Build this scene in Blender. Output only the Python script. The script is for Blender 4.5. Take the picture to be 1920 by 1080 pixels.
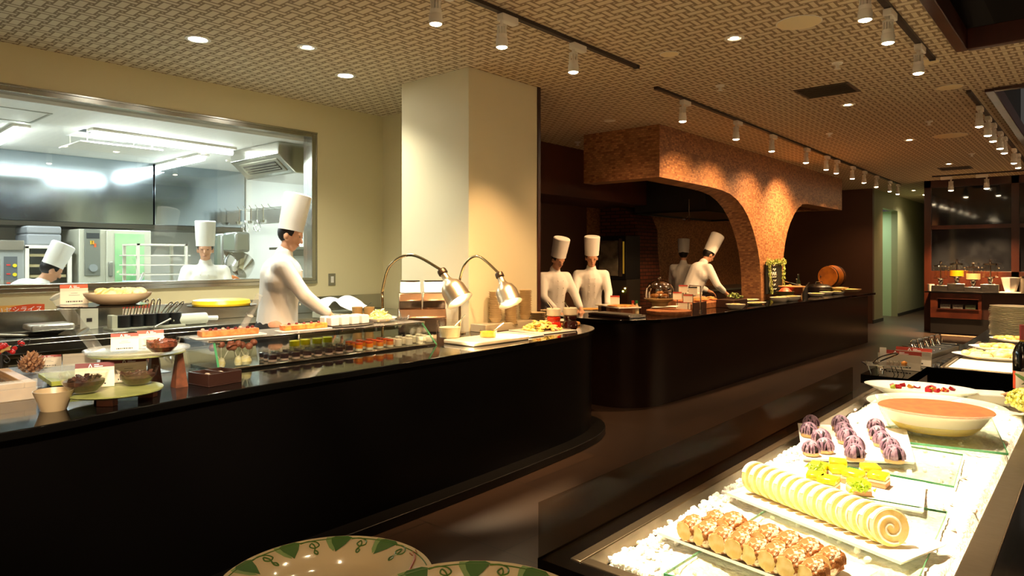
import bpy, math, random
from mathutils import Matrix, Vector
random.seed(7)
R = math.radians
PI = math.pi
SC = bpy.context.scene
COL = SC.collection
for o in list(bpy.data.objects): bpy.data.objects.remove(o)

# ------------------------------------------------------------------ camera, world, exposure
CAM_H = 1.55
YAW = R(40.9)
cd = bpy.data.cameras.new('camera'); cam = bpy.data.objects.new('camera', cd); COL.objects.link(cam)
cam.location = (0, 0, CAM_H); cam.rotation_euler = (R(90), 0, YAW)
cd.sensor_width = 36; cd.lens = 24; cd.shift_y = -56/1920; cd.clip_start = .05; cd.clip_end = 100
SC.camera = cam
w = bpy.data.worlds.new('world'); SC.world = w; w.use_nodes = True
w.node_tree.nodes['Background'].inputs[0].default_value = (.05, .045, .04, 1)
w.node_tree.nodes['Background'].inputs[1].default_value = .3
SC.view_settings.view_transform = 'Standard'; SC.view_settings.look = 'None'
SC.view_settings.gamma = 1; SC.view_settings.use_curve_mapping = False
SC.view_settings.exposure = 1.95
SC.cycles.transparent_max_bounces = 40; SC.cycles.max_bounces = 12
CEIL = 3.2
WARM = (1, .58, .27); NEUT = (1, .93, .72); COOL = (.93, 1, .97)

# a pixel of the photograph on a real plane of the room -> metres
_c, _s = math.cos(YAW), math.sin(YAW)
def P(px, py, z):
    t = (z-CAM_H)*1280/(484-py); u = (px-960)/1280*t
    return (u*_c-t*_s, u*_s+t*_c)
def PX(px, py, X):
    a = (px-960)/1280; t = X/(a*_c-_s)
    return (t*(a*_s+_c), CAM_H+(484-py)/1280*t)
def PT(px, py, t):
    a = (px-960)/1280
    return Vector((t*(a*_c-_s), t*(a*_s+_c), CAM_H+(484-py)/1280*t))

# ------------------------------------------------------------------ materials
def lin(h):
    if not isinstance(h, str): return tuple(h)
    v = [int(h[i:i+2], 16)/255 for i in (0, 2, 4)]
    return tuple(x/12.92 if x <= .04045 else ((x+.055)/1.055)**2.4 for x in v)
MATS = {}
def sock(n, name, v):
    if name in n.inputs: n.inputs[name].default_value = v
def mat(name, col='808080', rough=.5, metal=0, spec=.5, emit=None, es=0, col2=None, scale=20, bump=0, bscale=60, alpha=None, trans=0, sss=0, coat=0, stretch=None, contrast=(.4, .6), detail=3):
    if name in MATS: return MATS[name]
    m = bpy.data.materials.new(name); m.use_nodes = True; nt = m.node_tree
    b = nt.nodes['Principled BSDF']; c = (*lin(col), 1)
    b.inputs['Base Color'].default_value = c
    b.inputs['Roughness'].default_value = rough; b.inputs['Metallic'].default_value = metal
    sock(b, 'Specular IOR Level', spec); sock(b, 'Transmission Weight', trans); sock(b, 'Coat Weight', coat)
    if sss: sock(b, 'Subsurface Weight', sss); sock(b, 'Subsurface Scale', .02)
    if emit is not None:
        b.inputs['Emission Color'].default_value = (*lin(emit), 1); b.inputs['Emission Strength'].default_value = es
    if col2 is not None or bump:
        tc = nt.nodes.new('ShaderNodeTexCoord'); src = tc.outputs['Object']
        if stretch:
            mp = nt.nodes.new('ShaderNodeMapping'); mp.inputs['Scale'].default_value = stretch
            nt.links.new(src, mp.inputs[0]); src = mp.outputs[0]
    if col2 is not None:
        n = nt.nodes.new('ShaderNodeTexNoise'); n.inputs['Scale'].default_value = scale; n.inputs['Detail'].default_value = detail
        r = nt.nodes.new('ShaderNodeValToRGB'); r.color_ramp.elements[0].color = c; r.color_ramp.elements[1].color = (*lin(col2), 1)
        r.color_ramp.elements[0].position = contrast[0]; r.color_ramp.elements[1].position = contrast[1]
        nt.links.new(src, n.inputs['Vector']); nt.links.new(n.outputs['Fac'], r.inputs[0]); nt.links.new(r.outputs[0], b.inputs['Base Color'])
    if bump:
        n = nt.nodes.new('ShaderNodeTexNoise'); n.inputs['Scale'].default_value = bscale; n.inputs['Detail'].default_value = 4
        bp = nt.nodes.new('ShaderNodeBump'); bp.inputs['Strength'].default_value = bump; bp.inputs['Distance'].default_value = .01
        nt.links.new(src, n.inputs['Vector']); nt.links.new(n.outputs['Fac'], bp.inputs['Height']); nt.links.new(bp.outputs[0], b.inputs['Normal'])
    MATS[name] = m; return m
def glassy(name, tint=(.95, .97, .95), refl=.06, rough=.02, edge=.5, gcol=(1, 1, 1)):
    """thin glass: clear body, reflection rising towards grazing angles"""
    if name in MATS: return MATS[name]
    m = bpy.data.materials.new(name); m.use_nodes = True; nt = m.node_tree; nt.nodes.clear()
    out = nt.nodes.new('ShaderNodeOutputMaterial'); t = nt.nodes.new('ShaderNodeBsdfTransparent'); g = nt.nodes.new('ShaderNodeBsdfGlossy')
    t.inputs[0].default_value = (*tint, 1); g.inputs['Roughness'].default_value = rough; g.inputs[0].default_value = (*gcol, 1)
    lw = nt.nodes.new('ShaderNodeLayerWeight'); lw.inputs[0].default_value = .35
    mr = nt.nodes.new('ShaderNodeMapRange'); mr.inputs[3].default_value = refl; mr.inputs[4].default_value = edge
    mx = nt.nodes.new('ShaderNodeMixShader')
    nt.links.new(lw.outputs['Facing'], mr.inputs[0]); nt.links.new(mr.outputs[0], mx.inputs[0])
    nt.links.new(t.outputs[0], mx.inputs[1]); nt.links.new(g.outputs[0], mx.inputs[2]); nt.links.new(mx.outputs[0], out.inputs[0])
    MATS[name] = m; return m
def frosted(name, col, fac=.6):
    """milky glass: part of the light passes, the rest scatters"""
    m = bpy.data.materials.new(name); m.use_nodes = True; nt = m.node_tree; b = nt.nodes['Principled BSDF']; out = nt.nodes['Material Output']
    b.inputs['Base Color'].default_value = (*lin(col), 1); b.inputs['Roughness'].default_value = .15
    t = nt.nodes.new('ShaderNodeBsdfTransparent'); mx = nt.nodes.new('ShaderNodeMixShader'); mx.inputs[0].default_value = fac
    nt.links.new(t.outputs[0], mx.inputs[1]); nt.links.new(b.outputs[0], mx.inputs[2]); nt.links.new(mx.outputs[0], out.inputs[0]); MATS[name] = m; return m
class NB:
    """tiny node-maths helper"""
    def __init__(s, nt): s.nt = nt
    def m(s, op, a, b=None, c=None):
        n = s.nt.nodes.new('ShaderNodeMath'); n.operation = op
        for i, v in enumerate((a, b, c)):
            if v is None: continue
            if isinstance(v, (int, float)): n.inputs[i].default_value = v
            else: s.nt.links.new(v, n.inputs[i])
        return n.outputs[0]
    def mix(s, f, a, b):
        n = s.nt.nodes.new('ShaderNodeMix'); n.data_type = 'RGBA'
        for i, v in ((0, f), (6, a), (7, b)):
            if isinstance(v, (int, float)): n.inputs[i].default_value = v
            elif isinstance(v, tuple): n.inputs[i].default_value = (*v, 1)
            else: s.nt.links.new(v, n.inputs[i])
        return n.outputs[2]
def ceiling_mat():
    m = bpy.data.materials.new('woven_ceiling_paper'); m.use_nodes = True; nt = m.node_tree; b = nt.nodes['Principled BSDF']; N = NB(nt)
    g = nt.nodes.new('ShaderNodeNewGeometry'); sx = nt.nodes.new('ShaderNodeSeparateXYZ'); nt.links.new(g.outputs['Position'], sx.inputs[0])
    s = .092
    u = N.m('DIVIDE', sx.outputs[0], s); v = N.m('DIVIDE', sx.outputs[1], s)
    i = N.m('FLOOR', u); j = N.m('FLOOR', v)
    par = N.m('FLOORED_MODULO', N.m('ADD', i, j), 2)
    fu = N.m('ABSOLUTE', N.m('SUBTRACT', N.m('FRACT', u), .5)); fv = N.m('ABSOLUTE', N.m('SUBTRACT', N.m('FRACT', v), .5))
    # even cell: strand along Y, narrow; odd cell: strand along X, wide
    def lt(a, k): return N.m('LESS_THAN', a, k)
    def gt(a, k): return N.m('GREATER_THAN', a, k)
    even = N.m('MAXIMUM', lt(fu, .17), N.m('MULTIPLY', gt(fu, .35), lt(fv, .27)))
    odd = N.m('MAXIMUM', lt(fv, .27), N.m('MULTIPLY', gt(fv, .40), lt(fu, .17)))
    dot = N.m('MULTIPLY', gt(fu, .42), gt(fv, .44))
    val = N.m('ADD', N.m('MULTIPLY', odd, par), N.m('MULTIPLY', even, N.m('SUBTRACT', 1, par)))
    val = N.m('MAXIMUM', val, dot)
    nt.links.new(N.mix(val, lin('8c7658'), lin('d6c6a6')), b.inputs['Base Color'])
    b.inputs['Roughness'].default_value = .75; return m
def brick_mat(name, c1, c2, mortar, bw, bh, ms, rough=.6, horiz=None, bump=.4):
    m = bpy.data.materials.new(name); m.use_nodes = True; nt = m.node_tree; b = nt.nodes['Principled BSDF']; N = NB(nt)
    g = nt.nodes.new('ShaderNodeNewGeometry'); sx = nt.nodes.new('ShaderNodeSeparateXYZ'); nt.links.new(g.outputs['Position'], sx.inputs[0])
    cb = nt.nodes.new('ShaderNodeCombineXYZ'); nt.links.new(N.m('ADD', sx.outputs[0], sx.outputs[1]), cb.inputs[0]); nt.links.new(sx.outputs[2], cb.inputs[1])
    if horiz: nt.links.new(sx.outputs[0], cb.inputs[0]); nt.links.new(sx.outputs[1], cb.inputs[1])
    br = nt.nodes.new('ShaderNodeTexBrick'); nt.links.new(cb.outputs[0], br.inputs['Vector'])
    br.inputs['Color1'].default_value = (*lin(c1), 1); br.inputs['Color2'].default_value = (*lin(c2), 1); br.inputs['Mortar'].default_value = (*lin(mortar), 1)
    br.inputs['Scale'].default_value = 1; br.inputs['Brick Width'].default_value = bw; br.inputs['Row Height'].default_value = bh; br.inputs['Mortar Size'].default_value = ms
    nt.links.new(br.outputs['Color'], b.inputs['Base Color']); b.inputs['Roughness'].default_value = rough
    if bump:
        bp = nt.nodes.new('ShaderNodeBump'); bp.inputs['Strength'].default_value = bump; bp.inputs['Distance'].default_value = .004; bp.invert = True
        nt.links.new(br.outputs['Fac'], bp.inputs['Height']); nt.links.new(bp.outputs[0], b.inputs['Normal'])
    return m

M_ceil = ceiling_mat()
M_wall = mat('cream_wall_paint', 'd8cda3', .6)
M_pill = mat('pale_pillar_paint', 'dcd5b4', .6)
M_green = mat('grey_green_plaster', '8d8a6c', .7)
M_mosaic = brick_mat('brown_mosaic', 'c08a58', '7e4c2e', '8f6440', .05, .026, .003, .45)
M_brick = brick_mat('red_brick', '7a4128', '5c2f1e', '2c1c14', .2, .065, .008, .7)
M_floor = brick_mat('dark_floor_tile', '38291e', '2e221a', '1c1610', 1.2, .9, .004, .38, horiz=True, bump=.05)
M_kfloor = mat('kitchen_floor', '9a9c94', .5)
M_kwall = mat('kitchen_white_panel', 'e6e8e2', .35)
M_kceil = mat('kitchen_ceiling_white', 'eeeeea', .6)
M_steel = mat('brushed_steel', 'b9b7af', .22, 1, bump=.03, bscale=30)
M_steeld = mat('satin_steel', 'a9a69c', .38, 1)
M_hood = mat('polished_hood_steel', 'a9b6c0', .13, 1, bump=.10, bscale=2.2)
M_chrome = mat('chrome', 'dcdcd8', .07, 1)
M_black = mat('black_gloss_stone', '0b0a09', .06, 0, .5)
M_blackf = mat('black_counter_front', '060505', .3, 0, .15)
M_brownf = mat('dark_brown_counter_front', '1d110d', .25, 0, .4)
M_wood = mat('dark_red_wood', '32150c', .35, col2='451f11', scale=4, stretch=(1, 1, .15))
M_panel = mat('brown_wall_panel', '5c3320', .55, col2='4c2a1b', scale=1.5)
M_dpanel = mat('dark_brown_wall', '583826', .6)
M_blk = mat('matt_black', '151413', .5)
M_track = mat('dark_brown_track', '2a1c14', .5)
M_white = mat('white_plastic', 'e4e0d4', .4)
M_porc = mat('white_porcelain', 'efeadd', .15)
M_lens = mat('lamp_lens', 'ffffff', .3, emit=(1, .8, .5), es=22)
M_lensn = mat('downlight_lens', 'ffffff', .3, emit=(1, .95, .8), es=18)
M_tube = mat('fluorescent_tube', 'ffffff', .3, emit=(.93, 1, .98), es=4)
M_glass = glassy('clear_glass')
M_pane = glassy('window_pane', (.97, .99, .98), .03, .01, .35)
M_acryl = glassy('clear_acrylic', (.95, .97, .93), .2, .12, .65)
M_gedge = mat('green_glass_edge', '4f9a68', .2, emit=None)
M_tint = glassy('tinted_guard_glass', (.68, .64, .58), .002, .1, .006)
M_bowlg = glassy('bowl_glass', (.97, .97, .95), .02, .04, .2)
M_red = mat('card_red', '9c2f22', .5)
M_orange = mat('card_orange', 'e0552a', .5)
M_paper = mat('card_paper', 'ece0c8', .6)
M_ink = mat('dark_ink', '2b2422', .6)
M_wht = mat('white_ink', 'ffffff', .6)
M_skin = mat('skin', 'd6a07e', .5, sss=.05)
M_cloth = mat('white_chef_cloth', 'ece9e2', .8, bump=.25, bscale=9)
M_hat = mat('white_hat_paper', 'f0eee8', .75)
M_hair = mat('black_hair', '17110e', .5)
M_trous = mat('dark_trousers', '22201f', .8)
M_cone = mat('card_brown_wood', '6b3c26', .45, col2='55301f', scale=30)

# ------------------------------------------------------------------ mesh builder
class MB:
    def __init__(s): s.v = []; s.f = []; s.M = Matrix.Identity(4)
    def at(s, x=0, y=0, z=0, rz=0, rx=0, ry=0, sc=1):
        s.M = Matrix.Translation((x, y, z)) @ Matrix.Rotation(rz, 4, 'Z') @ Matrix.Rotation(ry, 4, 'Y') @ Matrix.Rotation(rx, 4, 'X') @ Matrix.Scale(sc, 4); return s
    def add(s, vs, fs):
        k = len(s.v); s.v += [tuple(s.M @ Vector(p)) for p in vs]; s.f += [tuple(i+k for i in f) for f in fs]; return s
    def box(s, x0, x1, y0, y1, z0, z1):
        return s.add([(x0, y0, z0), (x1, y0, z0), (x1, y1, z0), (x0, y1, z0), (x0, y0, z1), (x1, y0, z1), (x1, y1, z1), (x0, y1, z1)],
                     [(3, 2, 1, 0), (4, 5, 6, 7), (0, 1, 5, 4), (1, 2, 6, 5), (2, 3, 7, 6), (3, 0, 4, 7)])
    def cbox(s, x, y, z, dx, dy, dz): return s.box(x-dx/2, x+dx/2, y-dy/2, y+dy/2, z, z+dz)
    def lathe(s, prof, n=32, x=0, y=0, z=0, sx=1, sy=1, ripple=0, rn=8):
        vs = []; fs = []
        for k, (r, h) in enumerate(prof):
            for i in range(n):
                a = 2*PI*i/n; rr = r*(1+ripple*math.cos(rn*a))
                vs.append((x+rr*sx*math.cos(a), y+rr*sy*math.sin(a), z+h))
        for k in range(len(prof)-1):
            for i in range(n):
                j = (i+1) % n; fs.append((k*n+i, k*n+j, (k+1)*n+j, (k+1)*n+i))
        if prof[0][0] > 0: fs.append(tuple(reversed(range(n))))
        if prof[-1][0] > 0: fs.append(tuple(range((len(prof)-1)*n, len(prof)*n)))
        return s.add(vs, fs)
    def shell(s, prof, th, n=32, **k):
        """open vessel with wall thickness: outer profile bottom->rim"""
        inner = [(max(r-th, .0005), max(h, prof[0][1]+th)) for r, h in prof]
        return s.lathe([(.0005, prof[0][1])]+prof+inner[::-1]+[(.0005, prof[0][1]+th)], n, **k)
    def tube(s, pts, r, n=8, closed=False):
        pts = [Vector(p) for p in pts]; L = len(pts); rs = r if isinstance(r, (list, tuple)) else [r]*L
        vs = []; fs = []; up = Vector((0, 0, 1)); prev = None
        for i, p in enumerate(pts):
            if closed: d = (pts[(i+1) % L]-pts[i-1])
            else: d = pts[min(i+1, L-1)]-pts[max(i-1, 0)]
            d.normalize()
            if prev is None:
                a = d.cross(up)
                if a.length < .1: a = d.cross(Vector((1, 0, 0)))
            else: a = prev-d*prev.dot(d)
            a.normalize(); prev = a; b = d.cross(a)
            for k in range(n):
                t = 2*PI*k/n; vs.append(tuple(p+(a*math.cos(t)+b*math.sin(t))*rs[i]))
        for i in range(L if closed else L-1):
            j = (i+1) % L
            for k in range(n):
                m = (k+1) % n; fs.append((i*n+k, j*n+k, j*n+m, i*n+m))
        if not closed: fs += [tuple(range(n)), tuple(reversed(range((L-1)*n, L*n)))]
        return s.add(vs, fs)
    def cyl(s, p0, p1, r0, r1=None, n=16):
        return s.tube([p0, p1], [r0, r0 if r1 is None else r1], n)
    def sph(s, c, r, nu=14, nv=9, jit=0):
        if not isinstance(r, (tuple, list)): r = (r, r, r)
        vs = [(c[0], c[1], c[2]-r[2])]; fs = []
        for j in range(1, nv):
            ph = -PI/2+PI*j/nv
            for i in range(nu):
                a = 2*PI*i/nu; q = 1+jit*(random.random()-.5)
                vs.append((c[0]+r[0]*q*math.cos(ph)*math.cos(a), c[1]+r[1]*q*math.cos(ph)*math.sin(a), c[2]+r[2]*q*math.sin(ph)))
        vs.append((c[0], c[1], c[2]+r[2])); top = len(vs)-1
        for i in range(nu):
            k = (i+1) % nu; fs.append((0, 1+k, 1+i)); fs.append((top, 1+(nv-2)*nu+i, 1+(nv-2)*nu+k))
            for j in range(nv-2): a = 1+j*nu; fs.append((a+i, a+k, a+nu+k, a+nu+i))
        return s.add(vs, fs)
    def cap(s, p0, p1, r0, r1=None):
        r1 = r0 if r1 is None else r1
        s.tube([p0, p1], [r0, r1], 14); s.sph(p0, r0, 14, 9); return s.sph(p1, r1, 14, 9)
    def prism(s, poly, z0, z1):
        n = len(poly); vs = [(x, y, z0) for x, y in poly]+[(x, y, z1) for x, y in poly]
        return s.add(vs, [tuple(reversed(range(n))), tuple(range(n, 2*n))]+[(i, (i+1) % n, n+(i+1) % n, n+i) for i in range(n)])
    def slabpoly(s, poly, axis, a0, a1):
        """polygon in (u,z) extruded along X (axis 0) or Y (axis 1)"""
        n = len(poly)
        mk = (lambda u, z, a: (a, u, z)) if axis == 0 else (lambda u, z, a: (u, a, z))
        vs = [mk(u, z, a0) for u, z in poly]+[mk(u, z, a1) for u, z in poly]
        return s.add(vs, [tuple(reversed(range(n))), tuple(range(n, 2*n))]+[(i, (i+1) % n, n+(i+1) % n, n+i) for i in range(n)])
    def grid(s, x0, x1, y0, y1, nx, ny, fz):
        vs = [(x0+(x1-x0)*i/nx, y0+(y1-y0)*j/ny, fz(x0+(x1-x0)*i/nx, y0+(y1-y0)*j/ny)) for j in range(ny+1) for i in range(nx+1)]
        return s.add(vs, [(j*(nx+1)+i, j*(nx+1)+i+1, (j+1)*(nx+1)+i+1, (j+1)*(nx+1)+i) for j in range(ny) for i in range(nx)])
    def obj(s, name, m, parent=None, loc=(0, 0, 0), bevel=0, seg=2, ang=35, remesh=0, sub=0, smooth=0, rz=0, fix=True):
        me = bpy.data.meshes.new(name); me.from_pydata(s.v, [], s.f)
        if fix:
            import bmesh
            b = bmesh.new(); b.from_mesh(me); bmesh.ops.recalc_face_normals(b, faces=b.faces); b.to_mesh(me); b.free()
        me.update(); me.polygons.foreach_set('use_smooth', [True]*len(me.polygons))
        if ang: me.set_sharp_from_angle(angle=R(ang))
        me.materials.append(m)
        o = bpy.data.objects.new(name, me); COL.objects.link(o); o.location = loc; o.rotation_euler.z = rz
        if parent: o.parent = parent
        if remesh:
            md = o.modifiers.new('r', 'REMESH'); md.mode = 'VOXEL'; md.voxel_size = remesh; md.use_smooth_shade = True
        if smooth:
            md = o.modifiers.new('s', 'SMOOTH'); md.factor = .5; md.iterations = smooth
        if sub:
            md = o.modifiers.new('ss', 'SUBSURF'); md.levels = sub; md.render_levels = sub
        if bevel:
            md = o.modifiers.new('b', 'BEVEL'); md.width = bevel; md.segments = seg; md.limit_method = 'ANGLE'; md.angle_limit = R(40)
        return o
def tag(o, label, cat, group=None, kind=None):
    if label: o['label'] = label
    if cat: o['category'] = cat
    if group: o['group'] = group
    if kind: o['kind'] = kind
    return o
def thing(name, label, cat, loc=(0, 0, 0), rz=0, group=None):
    o = bpy.data.objects.new(name, None); COL.objects.link(o); o.empty_display_size = .05
    o.location = loc; o.rotation_euler = (0, 0, rz); return tag(o, label, cat, group)
def struct(name, mb, m, **k): return tag(mb.obj(name, m, **k), None, None, None, 'structure')
def dup(root, loc=None, rz=None, label=None, group=None, sc=None):
    def cp(o, par):
        c = o.copy(); COL.objects.link(c)
        if par: c.parent = par
        for ch in KIDS.get(o.name, None) or [x for x in o.children]: cp(ch, c)
        return c
    r = cp(root, None)
    if loc is not None: r.location = loc
    if rz is not None: r.rotation_euler.z = rz
    if sc is not None: r.scale = (sc, sc, sc) if not isinstance(sc, tuple) else sc
    if label: r['label'] = label
    if group: r['group'] = group
    return r
KIDS = {}
def light(kind, name, parent, loc, energy, color, size=.05, angle=90, blend=.5, rot=None, aim=None, sy=None):
    l = bpy.data.lights.new(name, kind); l.energy = energy; l.color = color
    if kind == 'AREA':
        l.size = size
        if sy: l.shape = 'RECTANGLE'; l.size_y = sy
    else: l.shadow_soft_size = size
    if kind == 'SPOT': l.spot_size = R(angle); l.spot_blend = blend
    o = bpy.data.objects.new(name, l); COL.objects.link(o); o.location = loc
    if parent: o.parent = parent
    if aim is not None:
        o.rotation_euler = Vector(aim).to_track_quat('-Z', 'Y').to_euler()
    return o
def text(body, size, m, parent, loc, rot, ext=.0008, name='lettering', align='CENTER', shear=0, bold=0):
    c = bpy.data.curves.new(name, 'FONT'); c.body = body; c.size = size; c.extrude = ext; c.align_x = align; c.align_y = 'CENTER'; c.shear = shear; c.offset = bold
    tmp = bpy.data.objects.new('tmp', c); COL.objects.link(tmp); bpy.context.view_layer.update()
    me = bpy.data.meshes.new_from_object(tmp.evaluated_get(bpy.context.evaluated_depsgraph_get())); bpy.data.objects.remove(tmp)
    me.materials.clear(); me.materials.append(m)
    o = bpy.data.objects.new(name, me); COL.objects.link(o); o.parent = parent; o.location = loc; o.rotation_euler = rot; return o
ORD = ['nearest', 'second', 'third', 'fourth', 'fifth', 'sixth', 'seventh', 'eighth', 'ninth', 'tenth', 'eleventh', 'twelfth', 'thirteenth', 'fourteenth', 'fifteenth', 'sixteenth', 'seventeenth', 'eighteenth', 'nineteenth', 'twentieth', 'twenty-first', 'twenty-second', 'twenty-third', 'twenty-fourth']
def bez(pts, n=10):
    """Catmull-Rom through points"""
    pts = [Vector(p) for p in pts]; out = []
    for i in range(len(pts)-1):
        p0 = pts[max(i-1, 0)]; p1 = pts[i]; p2 = pts[i+1]; p3 = pts[min(i+2, len(pts)-1)]
        for k in range(n):
            t = k/n; out.append(.5*((2*p1)+(p2-p0)*t+(2*p0-5*p1+4*p2-p3)*t*t+(3*p1-p0-3*p2+p3)*t**3))
    out.append(pts[-1]); return out
exec_parts = True
# ================================================================== THE ROOM
struct('floor', MB().box(-6.4, 3.2, -3, 25, -.1, 0), M_floor)
struct('floor', MB().box(-10.4, -6.4, -3, 5.4, -.1, 0), M_kfloor)
# ceiling with two open coffers on the right
c1x, c1y = P(1798, 91, CEIL); c2x, c2y = P(1857, 166, CEIL)
cx = c1x; c1x1 = cx+1.7; c2y1 = c2y+4.2
mb = MB(); T = .12
mb.box(-7.2, cx, -3, 18.4, CEIL, CEIL+T).box(cx, 3.2, c1y, c2y, CEIL, CEIL+T).box(c1x1, 3.2, -3, c1y, CEIL, CEIL+T).box(c1x1, 3.2, c2y, c2y1, CEIL, CEIL+T)
mb.box(cx, 3.2, c2y1, 18.4, CEIL, CEIL+T).box(cx, c1x1, -3, -1.2, CEIL, CEIL+T).box(-5.5, -2.8, 18.4, 25, CEIL, CEIL+T)
struct('ceiling', mb, M_ceil)
for nm, (ya, yb) in (('trim_1', (-1.2, c1y)), ('trim_2', (c2y, c2y1))):
    f = MB(); h = .1
    f.box(cx-.02, cx+.06, ya, yb, CEIL-.03, CEIL+.13).box(c1x1-.05, c1x1+.02, ya, yb, CEIL-.03, CEIL+.13)
    f.box(cx+.06, c1x1-.05, yb-.06, yb+.02, CEIL-.03, CEIL+.13).box(cx+.06, c1x1-.05, ya-.02, ya+.05, CEIL-.03, CEIL+.13)
    struct(nm, f, M_wood, bevel=.006)
struct('ceiling', MB().box(cx-.1, c1x1+.1, -1.4, c2y1+.1, CEIL+.95, CEIL+1), M_blk)
struct('wall_coffer', MB().box(cx-.1, cx-.05, -1.4, c2y1+.1, CEIL+.12, CEIL+.95).box(c1x1+.05, c1x1+.1, -1.4, c2y1+.1, CEIL+.12, CEIL+.95), M_blk)
# a duct in the nearest coffer
a = PT(1770, 45, 4.9); b = PT(1860, 24, 4.9)
dct = thing('ceiling_duct', 'pale insulated pipe inside the dark ceiling coffer', 'pipe', (0, 0, 0))
d = MB(); d.cyl((cx-.05, 5.4, 3.62), (cx+.75, 5.15, 3.62), .075, n=20); d.obj('duct_body', mat('duct_tan', '8a7c5c', .6), dct)
d = MB(); d.cyl((cx+.75, 5.15, 3.62), (cx+1.7, 4.9, 3.66), .055, n=20); d.obj('duct_sleeve', mat('duct_dark', '4a4232', .6), dct)
# left wall with the kitchen window
XW = -6.35; wy0, wy1, wz0, wz1 = -1.6, 4.13, 1.315, 2.87
mb = MB().box(XW-.14, XW, -3, wy0, 0, CEIL).box(XW-.14, XW, wy1, 5.14, 0, CEIL).box(XW-.14, XW, wy0, wy1, 0, wz0).box(XW-.14, XW, wy0, wy1, wz1, CEIL)
struct('wall_left', mb, M_wall)
wn = MB(); q = .05
wn.box(XW-.15, XW+.012, wy1-q, wy1, wz0, wz1).box(XW-.15, XW+.012, wy0, wy0+q, wz0, wz1).box(XW-.15, XW+.012, wy0+q, wy1-q, wz1-.04, wz1).box(XW-.15, XW+.03, wy0+q, wy1-q, wz0, wz0+.03)
wn.box(XW-.002, XW+.014, wy0, wy1+.02, wz1, wz1+.018).box(XW-.002, XW+.014, wy1, wy1+.018, wz0-.03, wz1).box(XW-.002, XW+.02, wy0, wy1, wz0-.035, wz0)
wf = struct('window_1', wn, M_steel, bevel=.003)
MB().box(XW-.075, XW-.067, wy0+q, wy1-q, wz0+.03, wz1-.04).obj('window_pane', M_pane, wf)
struct('wall_back', MB().box(XW, -5.0, 5.03, 5.14, 0, CEIL), M_wall)
struct('wall_pillar', MB().box(-5.02, -4.13, 4.2, 5.14, 0, CEIL), M_pill, bevel=.004)
struct('trim_3', MB().box(-7.1, -4.12, 5.141, 5.18, 0, CEIL), M_wood)
# behind the camera and to the right
struct('wall_front', MB().box(XW-.14, 3.2, -3.1, -3, 0, CEIL), M_dpanel)
struct('wall_right', MB().box(3.2, 3.3, -3, 17, 0, CEIL), M_dpanel)
# show kitchen zone beyond the pillar
struct('wall_cooking', MB().box(-7.2, -7.05, 5.18, 10.2, 0, CEIL), M_dpanel)
struct('wall_mosaic', MB().box(-7.2, -7.05, 10.2, 17.8, 0, CEIL), M_mosaic)
struct('wall_end', MB().box(-7.2, -4.13, 17.8, 17.95, 0, CEIL), M_dpanel)
# corridor with a doorway
wy = [17.95, 18.78, 20.41, 25]
struct('wall_corridor', MB().box(-4.28, -4.13, wy[0]+.001, wy[1], 0, CEIL).box(-4.28, -4.13, wy[2], wy[3], 0, CEIL).box(-4.28, -4.13, wy[1], wy[2], 2.8, CEIL), M_green)
dr = struct('door_1', MB().box(-5.2, -5.15, wy[1]-.6, wy[2]+.6, 0, CEIL).box(-5.15, -4.28, wy[1]-.1, wy[1], 0, 2.8).box(-5.15, -4.28, wy[2], wy[2]+.1, 0, 2.8), mat('pale_green_wall', 'a9bd9c', .6))
light('AREA', 'corridor_lamp', dr, (-4.7, 19.6, 2.75), 5, (.9, 1, .78), .5)
ct = thing('recessed_downlight', 'added downlight brightening the corridor wall', 'downlight', (-3.5, 20.5, CEIL), 0, 'recessed ceiling downlights')  # extra lamp, added to brighten the corridor wall
MB().cyl((0, 0, -.004), (0, 0, -.001), .06, n=24).obj('lens', M_lens, ct); light('SPOT', 'spot_glow', ct, (0, 0, -.02), 70, (1, .9, .62), .05, 140, 1, aim=(0, 0, -1))
struct('wall_corridor_end', MB().box(-4.28, -2.8, 25, 25.1, 0, CEIL), M_green)
struct('wall_corridor_side', MB().box(-2.9, -2.8, 17.0, 25, 0, CEIL), M_green)
struct('baseboard_left', MB().box(-4.13, -4.11, 17.8, wy[1], 0, .08).box(-4.13, -4.11, wy[2], 25, 0, .08), mat('dark_base', '1c1a16', .5))
# brown soffit over the ovens
struct('trim_4', MB().box(-7.05, -6.0, 5.2, 10.5, 2.465, CEIL-.001), M_panel, bevel=.004)
# window wall at the far end
Y9 = 16.9
mb = MB()
for x in (-2.9, -1.39, .1, 1.6, 3.14): mb.box(x, x+.13, Y9-.08, Y9+.04, 0, CEIL)
mb.box(-2.9, 3.2, Y9-.08, Y9+.04, 3.04, CEIL).box(-2.77, 3.2, Y9-.06, Y9+.02, 2.16, 2.24).box(-2.77, 3.2, Y9-.08, Y9+.04, 0, 1.28)
wf = struct('window_2', mb, M_wood, bevel=.004)
for x in (-2.77, -1.26, .23, 1.73):
    for z0, z1 in ((1.28, 2.16), (2.24, 3.04)): MB().box(x, min(x+1.38, 3.2), Y9-.03, Y9-.02, z0, z1).obj('window_pane', mat('night_window', '14161a', .06, 0, 1.0, col2='23262a', scale=3), wf)

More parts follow.
